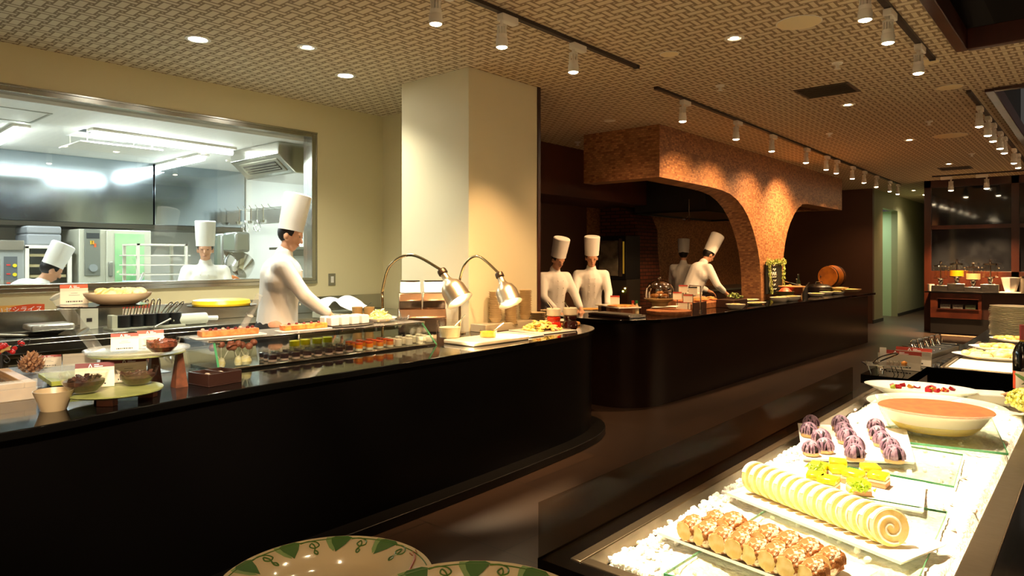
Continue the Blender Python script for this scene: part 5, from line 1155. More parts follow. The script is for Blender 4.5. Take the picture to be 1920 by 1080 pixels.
# decorated plates in the lower foreground
M_plate = mat('cream_plate', 'd8c9a4', .12, coat=.5); M_g1 = mat('leaf_green', '3f6f2e', .25, coat=.5); M_g2 = mat('leaf_light_green', '86a868', .25, coat=.5); M_bz = mat('painted_brown', 'a8603a', .3)
def deco_plate(x, y, zr, label, rot):
    r0 = .139; t = thing('decorated_plate', label, 'plate', (x, y, zr-.03), rot, 'leaf painted plates')
    MB().lathe([(.001, 0), (.06, 0), (.09, .012), (.1, .022), (.139, .0305), (.1395, .028), (.1, .018), (.088, .006), (.06, -.0015), (.001, -.0015)], 96).obj('plate', M_plate, t, ang=60)
    zr_ = lambda r: .0222+(r-.1)/.039*.0083+.0004
    def flat(pts, m_, nm, dz=0):
        vs = [(r*math.cos(a), r*math.sin(a), zr_(r)+dz) for a, r in pts]; return vs, tuple(range(len(vs)))
    for nm, m_, sh in (('light_leaves', M_g2, .03), ('dark_leaves', M_g1, 0)):
        q = MB()
        for k in range(11):
            if k == 8: continue
            a0 = k*2*PI/11+sh; L = .0+.17; 
            pts = [(a0-.13, .134), (a0-.08, .1375), (a0+.06, .1375), (a0+.1, .134), (a0+.09, .122), (a0+.05, .11), (a0+.03, .101), (a0-.02, .108), (a0-.08, .118)] if not sh else [(a0-.05, .1375), (a0+.12, .1375), (a0+.13, .13), (a0+.09, .112), (a0+.03, .103), (a0, .115)]
            vs, f_ = flat(pts, m_, nm, .0003 if not sh else 0); q.add(vs, [f_])
        q.obj(nm, m_, t, fix=False)
    q = MB()
    for k in range(11):
        if k == 8: continue
        a0 = k*2*PI/11-.27; cr = lambda a, r: (r*math.cos(a), r*math.sin(a), zr_(max(r, .1)))
        q.tube(bez([cr(a0+.14, .131), cr(a0+.05, .133), cr(a0-.03, .129), cr(a0-.06, .12), cr(a0, .115), cr(a0+.05, .12), cr(a0+.02, .127), cr(a0-.01, .118), cr(a0+.015, .105), cr(a0-.02, .1), cr(a0-.03, .106), cr(a0+.01, .11)], 5), .0011, 5)
    q.tube([cr(2*PI*i/96, .1325) for i in range(96)], .0008, 5, closed=True); q.obj('vine_curls', MATS.get('vine_green') or mat('vine_green', '4f7430', .25), t)
    a0 = 8*2*PI/11; q = MB(); cr = lambda a, r: (r*math.cos(a), r*math.sin(a), zr_(r))
    q.tube([cr(a0-.22, .108), cr(a0, .124), cr(a0+.1, .13)], .0016, 5); 
    for d_ in (-.012, 0, .012): q.tube([cr(a0+.1, .13+d_*.3), cr(a0+.17, .132+d_*.4)], .0009, 5)
    q.obj('painted_fork', M_bz, t); return t
for x, y, z, lb, rt in ((-.768, .516, 1.13, 'cream plate painted with green leaves and a brown fork, left one', R(-190)), (-.488, .497, 1.18, 'cream plate painted with green leaves, right one cut by the bottom edge', R(0))):
    deco_plate(x, y, z, lb, rt)
    t = thing('plate_dispenser', 'dark column carrying the %s leaf painted plate' % ('left' if x < -.6 else 'right'), 'plate stand', (x, y, 0)); MB().cyl((0, 0, 0), (0, 0, z-.0325), .07, n=28).obj('column', M_blk, t); MB().lathe([(.12, .0005), (.12, .015), (.001, .02)], 32).obj('foot', M_blk, t)
# ================================================================== PEOPLE
def chef(label, x, y, look, lean=0., head=0., handL=None, handR=None, sc=1., hatlen=.26, twist=0, hands=True, headturn=0, dark=False):
    """forward is +Y before turning; look = world heading of the forward axis"""
    t = thing('person', label, 'person', (x, y, 0), look-PI/2); t.scale = (sc,)*3
    hip = Vector((0, 0, .95)); sl, cl = math.sin(lean), math.cos(lean)
    up = Vector((0, sl, cl)); fw = Vector((0, cl, -sl))
    sh = hip+up*.47; nk = hip+up*.53
    hu = Vector((0, math.sin(lean*.6+head), math.cos(lean*.6+head))); hf = Vector((0, hu.z, -hu.y))
    hc = nk+hu*.145
    def HM(): 
        M = Matrix(((1, 0, 0, hc.x), (0, hf.y, hu.y, hc.y), (0, hf.z, hu.z, hc.z), (0, 0, 0, 1)))
        return M @ Matrix.Rotation(headturn, 4, 'Z')
    def arm(side, target):
        s = sh+Vector((side*.185, 0, -.01)); d = Vector(target)-s; L1, L2 = .285, .27
        D = min(d.length, L1+L2-.01); d.normalize(); a = (L1*L1-L2*L2+D*D)/(2*D); hgt = math.sqrt(max(L1*L1-a*a, 0))
        pole = Vector((side*.7, -.35, -.6)); pole = (pole-d*pole.dot(d)).normalized(); e = s+d*a+pole*hgt; return s, e, s+d*D
    tl = handL or (-.2, .42, 1.0); tr = handR or (.2, .42, 1.0)
    arms = [(-1,)+arm(-1, tl), (1,)+arm(1, tr)]
    b = MB()
    b.cap(hip-Vector((0, 0, .02)), hip+up*.2, .135, .12); b.cap(hip+up*.2, hip+up*.4, .12, .14)
    b.cap(sh+Vector((-.13, 0, -.02)), sh+Vector((.13, 0, -.02)), .072); b.cap(nk-up*.03, nk+hu*.09, .056, .05)
    for sx in (-1, 1): b.cap((sx*.085, 0, .93), (sx*.1, .01, .5), .088, .058); b.cap((sx*.1, .01, .5), (sx*.11, 0, .09), .056, .038); b.cap((sx*.11, -.03, .05), (sx*.12, .14, .035), .042, .034)
    # head
    b.M = HM(); b.sph((0, -.005, .045), (.076, .095, .095), 20, 14); b.cap((0, .02, -.02), (0, .045, -.055), .058, .032); b.cap((0, .085, .03), (0, .1, .0), .011, .015)
    for sx in (-1, 1): b.sph((sx*.077, -.005, .01), (.012, .02, .03), 10, 7); b.sph((sx*.03, .078, .047), (.02, .012, .009), 8, 6)
    b.sph((0, .078, -.035), (.024, .014, .011), 8, 6); b.M = Matrix.Identity(4)
    hm = []
    for side, s, e, wr in arms:
        b.cap(s, e, .05, .04); b.cap(e, wr, .04, .027)
        d = (wr-e).normalized(); d = (d+Vector((0, .2, -.15))).normalized(); lat = Vector((1, 0, 0)); lat = (lat-d*lat.dot(d)).normalized(); nrm = d.cross(lat)
        if nrm.z > 0: nrm = -nrm
        b.cap(wr, wr+d*.05+lat*.0, .026, .03)
        b.cap(wr+d*.06-lat*.022, wr+d*.06+lat*.022, .02)
        for i, (o_, L_) in enumerate(((-.033, .07), (-.011, .08), (.011, .076), (.033, .06))):
            p0 = wr+d*.07+lat*o_; p1 = p0+d*L_*.5+nrm*.008; p2 = p1+d*L_*.35+nrm*L_*.4; b.cap(p0, p1, .0105, .0095); b.cap(p1, p2, .0095, .0085)
        th0 = wr+d*.025-lat*side*.022; th1 = th0-lat*side*.03+d*.03; b.cap(th0, th1, .014, .011); b.cap(th1, th1+d*.028+nrm*.01, .011, .009)
    b.obj('body', M_skin, t, remesh=.0095, smooth=2)
    j = MB(); j.cap(hip-Vector((0, 0, .1)), hip+up*.15, .165, .15); j.cap(hip+up*.15, hip+up*.38, .15, .165); j.cap(sh+Vector((-.15, 0, -.03)), sh+Vector((.15, 0, -.03)), .088); j.cap(sh-up*.12+Vector((-.09, 0, 0)), sh-up*.12+Vector((.09, 0, 0)), .125); j.cap(nk-up*.03, nk+up*.02, .072, .07)
    for side, s, e, wr in arms:
        c_ = e.lerp(wr, .78); j.cap(s, e, .068, .056); j.cap(e, c_, .056, .044)
    jk = j.obj('chef_jacket', M_cloth, t, remesh=.014, smooth=3)
    q = MB()
    for k in range(4):
        for sx in (-.035, .045): 
            pz = hip+up*(.16+.09*k)+fw*(.162 if k < 3 else .15); q.sph((sx, pz.y, pz.z), .007, 8, 5)
    q.obj('buttons', M_white, jk)
    q = MB(); q.cap(hip-Vector((0, 0, .12)), hip-Vector((0, 0, .06)), .172); 
    for sx in (-1, 1): q.cap((sx*.09, 0, .88), (sx*.1, .01, .5), .1, .075); q.cap((sx*.1, .01, .5), (sx*.11, 0, .12), .075, .062)
    q.obj('trousers', M_trous, t, remesh=.018, smooth=2)
    q = MB().slabpoly([(-.19, .45), (.19, .45), (.17, .93), (-.17, .93)], 1, .165, .175); q.obj('apron', M_cloth, t)
    h = MB(); h.M = HM(); h.sph((0, -.016, .05), (.083, .094, .095), 20, 12); 
    hv = [i for i, v in enumerate(h.v)]; h.obj('hair', M_hair, t, ang=0)
    h = MB(); h.M = HM() @ Matrix.Translation((0, -.012, .062)) @ Matrix.Rotation(R(7), 4, 'X')
    h.lathe([(.001, hatlen-.004), (.098, hatlen-.002), (.108, hatlen-.012), (.1, .07), (.097, .05), (.096, 0), (.092, 0), (.09, .04), (.001, .045)][::-1], 36); h.obj('chef_hat', M_hat, t)
    h = MB(); h.M = HM()
    for sx in (-1, 1): h.sph((sx*.03, .086, .036), (.011, .006, .0035), 10, 6)
    h.obj('eyes', mat('eye_dark', '1d1512', .3), t)
    h = MB(); h.M = HM(); h.sph((0, .089, -.034), (.02, .006, .0035), 10, 6); h.obj('mouth', mat('lip', '9a5246', .5), t)
    return t
def head_to(x, y, tx, ty): return math.atan2(ty-y, tx-x)
chef('blurred chef in white jacket and tall hat working behind the glass case, seen close', -5.22, 3.02, head_to(-5.22, 3.02, -4.3, 4.5), R(6), R(14), (-.22, .38, 1.0), (.18, .42, 1.0), 1.06, .3, headturn=R(-20))
chef('chef in the kitchen bending to the right with a white hat, left edge', -7.80, 1.60, R(88), R(50), R(2), (-.2, .55, .95), (.15, .6, .95), 1.0, .24)
chef('chef standing upright in the kitchen facing the window, hat tall', -7.55, 3.51, head_to(-7.3, 3.4, -2, .6), R(4), R(8), (-.18, .34, 1.0), (.18, .36, 1.0), 1.0, .28)
chef('ghostly chef at the left end of the far counter next to the pillar edge', -5.03, 6.55, head_to(-5.2, 6.9, -3.6, 6.4), R(6), R(22), (-.16, .4, 1.0), (.2, .38, 1.0), .94, .25)
chef('chef in white jacket with both hands on the far counter end', -5.07, 7.42, head_to(-4.9, 7.3, -4.1, 6.4), R(8), R(14), (-.17, .42, .99), (.22, .42, .99), .95, .26)
chef('tall chef leaning right over the far counter below the black hood', -4.93, 9.95, head_to(-4.9, 9.9, -4.2, 11.1), R(28), R(20), (-.2, .5, .98), (.18, .52, .98), 1.03, .32)
chef('chef mostly hidden behind the leaning chef, square hat showing', -5.67, 11.2, head_to(-5.3, 10, -6, 12), R(8), R(6), None, None, .98, .26)
chef('chef hidden behind the mosaic column, hat edge showing', -5.0, 12.9, head_to(-5.2, 12.6, -4.0, 12.9), R(10), R(8), None, None, .98, .28)

# ================================================================== FAR COUNTER ITEMS
def fp(px, py, z=CT): 
    x, y = P(px, py, z); return (x, y, z+.0008)
M_ter = mat('terracotta_wood', '9a5e3a', .5, col2='b57a4c', scale=20)
M_dkw = mat('walnut', '3a2218', .45)
t = thing('flat_bread', 'round thin yellow flatbread on a plate at the near end of the far counter', 'bread', fp(1108, 584)); t.location.x -= .1; t.location.y += .15
MB().lathe([(.001, 0), (.14, 0), (.17, .012), (.001, .01)], 32).obj('plate', M_porc, t); MB().lathe([(.001, .0125), (.15, .0125), (.15, .02), (.001, .024)], 28, ripple=.02).obj('bread', mat('flat_yellow', 'd9b860', .7, col2='c08a3c', scale=20), t)
t = thing('steel_tray', 'long low steel tray along the rounded counter end', 'tray', (-3.98, 6.32, CT+.0008), R(-10)); MB().box(-.3, .3, -.13, .13, 0, .03).obj('tray', M_steel, t, bevel=.006); MB().box(-.27, .27, -.1, .1, .0305, .035).obj('insert', M_steeld, t)
t = thing('serving_stand', 'white raised stand with a thin pizza on wooden blocks', 'stand', (-4.22, 6.72, CT+.0008), R(-30))
MB().box(-.3, .3, -.14, .14, .07, .085).obj('top', M_porc, t, bevel=.003)
for sx in (-.26, -.05, .22): MB().box(sx-.03, sx+.05, -.1, .1, 0, .0695).obj('block', M_ter if sx > -.1 else M_dkw, t)
MB().lathe([(.001, .0855), (.16, .0855), (.16, .095), (.001, .1)], 30, x=.1).obj('pizza', mat('pizza_top', 'd9b35a', .6, col2='b8572c', scale=26), t)
card(*P(1153, 571, 1.0), 1.006, .11, .1, 'small red topped card on the white pizza stand', red=MATS['card_redb'], small=True, group='menu cards on the far counter')
for k, (px, c, lb) in enumerate(((1191, 'b03020', 'small cruet bottle with red cap on the far counter'), (1198, '2f7a3a', 'small cruet bottle with green cap on the far counter'))):
    t = thing('cruet', lb, 'bottle', fp(px, 590)); t.location.x -= .03
    MB().lathe([(.001, 0), (.028, 0), (.028, .08), (.012, .11), (.012, .125), (.001, .125)], 18).obj('bottle', mat('cruet_'+c, 'd8c49a' if k else 'd9a070', .15), t); MB().cyl((0, 0, .1255), (0, 0, .155), .015).obj('cap', mat('cap_'+c, c, .3), t); MB().cyl((0, 0, .04), (0, 0, .07), .0285).obj('band', mat('cap_'+c), t) if False else None
t = thing('round_board', 'low round wooden board before the glass cloche', 'board', (-3.68, 6.93, CT+.0008)); MB().lathe([(.001, 0), (.24, 0), (.25, .02), (.25, .045), (.24, .05), (.001, .05)], 40).obj('board', M_ter, t)
o = MB().grid(-.17, .17, -.07, .07, 16, 8, lambda a, b: .028+.018*math.sin(13*a)*math.cos(15*b)-.5*b*b).obj('napkin', M_cloth, None, (-3.76, 7.0, CT+.052), ang=0); tag(o, 'folded white napkin on the round wooden board', 'napkin')
t = thing('cake_cloche', 'clear glass dome over golden pastries on a footed glass stand', 'cloche', (-3.98, 7.27, CT+.0008)); 
MB().lathe([(.11, 0), (.12, .015), (.09, .06), (.1, .1), (.17, .14), (.185, .15), (.185, .158), (.001, .158)][::-1], 40).obj('footed_stand', mat('amber_stand', 'b99a66', .2, coat=.3), t)
MB().shell([(.17, .16), (.172, .2), (.16, .27), (.13, .325), (.07, .36), (.001, .37)], .003, 40).obj('dome', glassy('dome_glass', (.85, .82, .78), .15, .04, .7), t, ang=60); MB().sph((0, 0, .39), .018).obj('knob', M_chrome, t)
for k in range(9): a = k*.9; MB().at(.07*math.cos(a)*(k > 1), .07*math.sin(a)*(k > 1), .185+.03*(k < 3), rz=a).sph((0, 0, 0), (.045, .025, .022), 12, 8).obj('pastry', mat('golden_pastry', 'd99040', .5, col2='eec07a', scale=30), t)
t = thing('tiered_food_box', 'stepped wooden display box with cards and small dishes on the far counter', 'display box', (-3.88, 8.1, CT+.0008), R(90))
MB().slabpoly([(-.14, 0), (.2, 0), (.2, .12), (-.14, .07)], 0, -.45, .5).obj('box', M_ter, t, bevel=.004); MB().box(-.45, -.1, -.15, -.141, .0, .09).obj('front_panel', M_dkw, t)
for k in range(8): MB().lathe([(.001, 0), (.05, 0), (.055, .012), (.001, .02)], 18, x=-.36+.11*k, y=-.05+.08*(k % 2), z=.095+.012*(k % 2)).obj('pastry', mat('golden_pastry'), t)
for k, (px, py, z, lb) in enumerate(((1270, 553, 1.1, 'white card with red top on a clip, left on the wooden display box'), (1290, 558, 1.08, 'white card on a clip leaning right on the wooden display box'), (1281, 571, .99, 'wide white card low on the wooden display box'), (1281, 540, 1.18, 'small card highest behind the display box'), (1299, 543, 1.16, 'small card with black clips behind the display box'))):
    x, y = P(px, py+4, z); w_ = .1 if k != 2 else .16
    t = card(x, y, z-.03, w_, .09, lb, red=MATS['card_redb'] if k != 4 else M_blk, small=True, group='menu cards on the far counter')
    MB().cyl((0, .01, .0), (0, .01, CT-z+.032), .005).obj('clip_rod', M_chrome, t)
for k in range(6):
    tag(MB().box(-.12, .12, -.1, .1, 0, .026).obj('white_carton_box', M_paper, None, (-4.25+.01*(k % 2), 8.62, CT+.0008+k*.027), bevel=.003, rz=R(80+3*(k % 3))), 'flat white box in the pile behind the display box, %s from the bottom' % ('first' if k == 0 else ORD[k]), 'box', 'white boxes piled on the far counter')
x, y = P(1321, 585, CT)
t = thing('rod_rack', 'tall polished steel rod rack at the counter edge', 'rack', (x-.05, y, CT+.0008)); 
MB().cyl((0, 0, 0), (0, 0, .3), .008).cyl((-.0, .0, .3), (-.2, .12, .3), .006).cyl((-.2, .12, 0), (-.2, .12, .3), .008).cyl((-.22, .06, .0), (-.22, .06, .26), .006).cyl((-.2, .12, .22), (-.22, .06, .26), .005).obj('rods', M_chrome, t); MB().cyl((0, 0, .0), (0, 0, .02), .018).obj('foot', M_chrome, t)
t = thing('black_box', 'low black box of greens beside the steel rod rack', 'box', (-3.62, 8.5, CT+.0008), R(90)); MB().box(-.2, .22, -.12, .12, 0, .1).obj('box', M_dkw, t, bevel=.004); heap(MB(), .1, .06, 30, .03).obj('greens', mat('salad_green', '6a8a3a', .5, col2='a8b46a', scale=30), t, (.1, 0, .1))
def dish(px, py, r, h, m_, label, fm=None, sy=1, name='dish', zt=0, fh=.5):
    x, y = P(px, py, CT+zt); x -= r*.6; x = max(x, -3.86); t = thing(name, label, name.split('_')[-1], (x, y, CT+zt+.0008), R(85))
    MB().shell([(r*.55, 0), (r*.65, .004), (r*.9, h*.6), (r, h)], .005, 32, sx=1, sy=sy).obj('vessel', m_, t, ang=60)
    if fm: MB().lathe([(.001, h*.2), (r*.7, h*.25), (r*.85, h*.75), (r*.4, h*(1+fh*.3)), (.001, h*(1+fh*.4))], 22, sy=sy, ripple=.04).obj('food', fm, t)
    return t
sal = mat('mixed_salad', 'c9bf7a', .6, col2='8f9a4a', scale=40); meat = mat('sliced_ham', 'c98a76', .5, col2='e0b0a0', scale=25); crm = mat('cream_food', 'e2d3a4', .6, col2='cfae6c', scale=40)
dish(1368, 574, .2, .03, M_porc, 'long white platter of sliced ham on the far counter', meat, .6, 'platter')
dish(1390, 580, .12, .06, M_porc, 'small white bowl before the ham platter', crm, 1, 'bowl')
dish(1408, 566, .2, .035, M_porc, 'white platter of cream coloured salad near the column', crm, .6, 'platter')
dish(1435, 572, .22, .03, M_porc, 'long white tray of greens below the chalkboard', sal, .5, 'tray')
dish(1456, 557, .14, .1, mat('olive_pot', '5c5a34', .4), 'olive green pot filled with red peppers', mat('red_pepper', 'b03a22', .4, col2='d9694a', scale=25), 1, 'pot', fh=1.5)
t = dish(1482, 556, .2, .16, mat('copper_pot', '8a4a30', .3, .4), 'large copper brown pot with a wooden rim beside the chalkboard', None, 1, 'pot'); MB().lathe([(.19, .155), (.21, .16), (.21, .172), (.195, .172)], 32).obj('rim', mat('pot_rim', 'c49262', .4), t); MB().lathe([(.001, .1), (.17, .1), (.17, .105), (.001, .106)], 28).obj('soup', mat('soup_red', '8a3a1c', .3), t)
dish(1478, 567, .2, .07, M_porc, 'white boat shaped bowl left of the white napkins', crm, .6, 'bowl'); dish(1502, 565, .24, .07, M_porc, 'white long bowl with curved servers on the counter', sal, .5, 'bowl')
o = MB().box(-.18, .18, -.1, .1, 0, .1).obj('wooden_crate', mat('light_crate', 'b08a54', .6, col2='94703f', scale=12), None, (-4.08, 12.0, CT+.0008), bevel=.004); tag(o, 'light wooden crate behind the boat shaped bowls', 'crate')
heap(MB(), .12, .05, 30, .03).obj('bread_rolls', mat('golden_pastry'), o, (0, 0, .101))
for k, (px, hh, c, lb) in enumerate(((1497, .31, '1c2416', 'tall dark green oil bottle right of the column'), (1489, .22, '5a4a2a', 'shorter amber bottle right of the column'), (1484, .16, '7a5a30', 'small brown jar right of the column'))):
    x, y, _ = PT(px, 530, 12.9+.1*k); t = thing('oil_bottle', lb, 'bottle', (max(x, -4.4), y, CT+.0008)); MB().lathe([(.001, 0), (.04, 0), (.04, hh*.6), (.015, hh*.75), (.015, hh), (.001, hh)], 20).obj('glass', mat('bt_'+c, c, .15), t); MB().cyl((0, 0, hh+.0005), (0, 0, hh+.02), .018).obj('cap', M_steel, t)
    MB().cyl((0, 0, hh*.15), (0, 0, hh*.45), .0408).obj('label', mat('bt_label', 'c4b480', .6), t)
t = thing('chafing_pot', 'black lidded chafing pot with steel handle', 'pot', (-3.82, 12.75, CT+.0008)); MB().lathe([(.001, 0), (.2, 0), (.22, .05), (.22, .12), (.001, .12)], 32).obj('pot', mat('cast_iron', '1c1517', .3), t); MB().lathe([(.21, .1205), (.16, .16), (.04, .18), (.001, .182)][::-1], 32).obj('lid', M_steel, t); MB().tube([(-.06, 0, .17), (-.05, 0, .21), (.05, 0, .21), (.06, 0, .17)], .008).obj('handle', M_chrome, t)
t = thing('ladle_stand', 'crossed steel ladles resting beside the copper pot', 'ladle', (-3.95, 12.38, CT+.0008)); MB().cyl((-.3, -.4, .26), (0, .0, .12), .012).cyl((0, 0, .12), (.02, .18, .2), .01).obj('ladles', M_chrome, t); MB().lathe([(.001, 0), (.05, 0), (.05, .12), (.001, .12)], 18).obj('holder', M_blk, t)
dish(1540, 556, .13, .05, M_porc, 'white saucer bowl right of the black chafing pot', sal, 1, 'bowl'); dish(1560, 553, .15, .05, M_porc, 'white oval bowl under the wooden barrel', crm, .7, 'bowl'); dish(1582, 552, .17, .05, M_porc, 'white flat bowl before the barrel', sal, .7, 'bowl')
dish(1612, 548, .22, .05, mat('tan_platter', 'b79a72', .4), 'tan platter of yellow pasta at the far end of the counter', mat('noodle_yellow'), .7, 'platter', .04); dish(1588, 546, .2, .06, mat('tan_platter'), 'tan platter behind the flat bowls near the barrel', crm, .7, 'platter', .05)
t = thing('wine_barrel', 'small orange brown wooden barrel lying on its side at the counter end', 'barrel', (-3.80, 13.45, CT+.0008), R(-14))
MB().at(0, 0, .29, rx=R(90)).lathe([(.001, -.15), (.17, -.15), (.172, -.16), (.185, -.16), (.2, -.07), (.206, 0), (.2, .07), (.185, .16), (.172, .16), (.17, .15), (.001, .15)], 40).obj('barrel_body', mat('barrel_wood', 'b0671c', .4, col2='8e4f16', scale=6), t, rz=0)
for zz in (-.125, -.06, .125): 
    MB().at(0, 0, .29, rx=R(90)).lathe([(.196 if abs(zz) > .12 else .206, zz-.012), (.199 if abs(zz) > .12 else .209, zz), (.196 if abs(zz) > .12 else .206, zz+.012)], 40).obj('hoop', mat('hoop_dark', '2b2320', .4, .5), t)
MB().cyl((-.12, -.15, .29), (-.12, -.18, .29), .012).obj('tap', M_chrome, t) ; MB().box(-.14, .14, -.1, .1, 0, .085).obj('barrel_cradle', M_dkw, t, bevel=.01)
# chalkboard with garland on the column
ya, yb = PX(1437, 520, -4.1)[0], PX(1466, 520, -4.1)[0]
t = thing('chalkboard_sign', 'chalkboard sign with white handwriting framed by a leafy garland on the column', 'sign', (XC+.02, (ya+yb)/2-.02, CT+.05)); wb = .36
MB().box(0, .02, -wb, wb, 0, .52).obj('board', mat('chalk_board', '15191a', .5), t, bevel=.004)
q = MB()
def scr(a, z, n, h_, tt=.006):
    q.tube(bez([(.024, a+.03*i, z+h_*math.sin(i*2.1)) for i in range(n)], 3), tt, 5)
scr(-.12, .46, 6, .012); scr(-.08, .39, 5, .02, .008); scr(-.17, .32, 9, .03, .009); scr(-.15, .27, 8, .004); scr(-.06, .21, 5, .012); scr(-.1, .14, 6, .018); scr(-.05, .07, 5, .01)
q.obj('chalk_writing', mat('chalk', 'd8d4c4', .9), t, fix=True)
q = MB(); q.tube(bez([(.026, -.3, .42), (.026, -.22, .47), (.026, -.2, .36), (.026, -.27, .3), (.026, -.2, .24), (.026, -.24, .12), (.026, -.15, .08)], 6), .008, 5); q.obj('chalk_swirl', MATS['chalk'], t)
q = MB(); s = bpy.data
for i in range(750):
    u = random.random()
    if u < .45: a, z = random.uniform(-.44, .44), .52+random.gauss(0, .025)
    elif u < .78: v = random.random(); a, z = -.3+.16*(1-v)**2*0+.12*(1-v)+random.gauss(0, .022)-.02, .5*v
    else: v = random.random(); a, z = .36-.02*(1-v)+random.gauss(0, .025), .5*v+.02
    q.at(.035+random.uniform(0, .03), a, z, random.random()*6, random.random()*6, random.random()*6); q.add([(-.018, 0, 0), (0, .008, .003), (.018, 0, 0), (0, -.008, .003)], [(0, 1, 2, 3)])
q.obj('garland', mat('garland_green', '7f9a34', .6, col2='c4cc72', scale=12), t, fix=False, ang=0)

# ------------------------------------------------------------------ ovens beyond the far counter
t = thing('brick_oven', 'rounded red brick oven housing behind the chefs', 'oven', (-6.6, 10.9, 0))
def xo(px, Y=10.6): a = (px-960)/1280; tt = Y/(a*_s+_c); return tt*(a*_c-_s)
def zo(px, py, Y=10.6): a = (px-960)/1280; return CAM_H+(484-py)/1280*Y/(a*_s+_c)
pl = [(xo(px)+6.6, zo(px, py)) for px, py in ((1209, 600), (1205, 560), (1197, 470), (1196, 430), (1186, 405), (1170, 391), (1150, 385))]+[(-.42, 2.45), (-.42, .02)]
pl[0] = (pl[0][0], .02); MB().slabpoly(pl, 1, -.3, .4).obj('brickwork', M_brick, t)
t = thing('combi_oven', 'black combi oven with glass door and lit control strip on a grey base', 'oven', (xo(1157, 10.3), 10.3, 0)); wo = .3
z0, z1 = zo(1157, 523, 10.3), zo(1157, 443, 10.3)
MB().box(-wo, wo, -.2, .28, z0, z1).obj('oven_body', M_blk, t, bevel=.006); MB().box(-wo+.02, wo, -.18, .28, 0, z0-.001).obj('stand', mat('dark_grey_stand', '3a342c', .5), t)
MB().box(-wo+.06, wo-.15, -.215, -.201, z0+.06, z1-.08).obj('door_window', mat('oven_glass', '6e6858', .12, .4, col2='b0a68c', scale=4), t); MB().box(-wo+.02, -wo+.05, -.23, -.201, z0+.05, z1-.06).obj('handle', M_steel, t); MB().box(wo-.13, wo-.07, -.21, -.201, z0+.05, z1-.05).obj('side_trim', M_steeld, t); MB().box(wo-.055, wo-.03, -.21, -.201, z0+.1, z1-.1).obj('control_strip', mat('yellow_display', 'b08a2a', .4, emit='c99a30', es=.08), t)
q = thing('gas_control_box', 'small control box with lit yellow and green lamps below the combi oven', 'control box', (xo(1172, 9.98), 9.98, .95)); MB().box(-.06, .06, -.03, .03, -.95, .12).obj('box', M_dkw, q); MB().sph((-.02, -.035, .04), .014).obj('lamp', mat('lamp_green', 'c0ff40', .3, emit=(.7, 1, .1), es=6), q); MB().sph((.02, -.035, .09), .012).obj('lamp', mat('lamp_yellow', 'ffe060', .3, emit=(1, .8, .2), es=6), q)
t = thing('back_worktop', 'dark steel back worktop behind the far counter', 'worktop', (-6.4, 13.2, 0)); MB().box(-.6, .3, -1.8, 3.5, .86, .9).obj('table_top', M_steeld, t); MB().box(-.6, .25, -1.8, 3.5, .0, .859).obj('cabinet', M_dkw, t)
tag(MB().lathe([(.001, 0), (.02, 0), (.02, .14), (.001, .14)], 12).obj('steel_canister', M_steel, None, (-6.3, 11.9, .9008)), 'thin steel canister on the dark back worktop', 'canister')

# ------------------------------------------------------------------ second island
t = thing('chilled_island', 'second black buffet island beyond the tiramisu, with cold platters and a plate stack', 'buffet island', (0, 0, 0))
q = MB().box(-.82, .3, 4.85, 7.75, .0005, IT-.09).box(-.82, -.76, 4.85, 7.75, IT-.09, IT).box(.22, .3, 4.85, 7.75, IT-.09, IT).box(-.76, .22, 4.85, 4.9, IT-.09, IT).box(-.76, .22, 6.6, 7.75, IT-.09, IT); q.obj('island_body', M_black, t)
MB().box(-.7595, -.74, 4.9005, 6.5995, IT-.04, IT+.003).box(.2, .2195, 4.9005, 6.5995, IT-.04, IT+.003).box(-.739, .199, 4.9005, 4.918, IT-.04, IT+.003).obj('well_rim', M_rim, t, bevel=.002)
MB().box(-.735, .195, 4.92, 6.595, IT-.085, IT-.012).obj('white_board', mat('frosted_white', 'e9e2cf', .3), t)
MB().box(-1.06, -.821, 4.3, 6.3, IT-.05, IT).cyl((-.95, 4.6, 0), (-.95, 4.6, IT-.05), .03).cyl((-.95, 6.1, 0), (-.95, 6.1, IT-.05), .03).obj('side_shelf', M_black, t)
def oval(x, y, rx, ry, label, fm, n, h=.03, rz=0, fs=.03, z=IT-.0115):
    t = thing('oval_platter', label, 'platter', (x, y, z), rz)
    MB().shell([(rx*.6, 0), (rx*.7, .004), (rx, h)], .005, 44, sy=ry/rx).obj('platter', M_porc, t, ang=60)
    q = MB()
    for k in range(n): a = random.random()*6.28; rr = math.sqrt(random.random())*.75; q.at(rx*rr*math.cos(a), ry*rr*math.sin(a), h*.8+.02*(1-rr), random.random()*6); s = fs*random.uniform(.7, 1.3); q.sph((0, 0, 0), (s, s*.6, s*.5), 9, 6)
    q.obj('food', fm, t)
oval(-.53, 5.62, .27, .16, 'long white platter of pale stuffed rolls, nearest on the second island', mat('rice_rolls', 'ecd9a0', .6, col2='c9a050', scale=20), 45, .03, R(12), .04)
oval(-.55, 6.15, .22, .13, 'clear rimmed platter of orange fried pieces on the second island', mat('orange_fries', 'd98a2c', .6, col2='f0d080', scale=20), 30, .03, R(8), .03, IT-.0115)
oval(-.53, 6.72, .17, .12, 'small white platter of yellow food before the plate stack', mat('yellow_food', 'e8c95a', .5, col2='e07a30', scale=16), 24, .03, 0, .025, IT+.001)
bp2 = None
for k in range(22):
    lb = 'large cream dinner plate in the tall stack at the right edge, %s from the bottom' % ('first' if k == 0 else ORD[k]); lc = (-.58+.004*math.sin(k), 7.2, IT+.001+k*.0118)
    if bp2 is None: bp2 = tag(MB().shell([(.08, 0), (.1, .002), (.165, .012), (.172, .014)], .0028, 44).obj('dinner_plate', mat('dinner_china', 'efe6c8', .3), None, lc, ang=60), lb, 'plate', 'dinner plates in the tall stack')
    else: dup(bp2, lc, 0, lb)
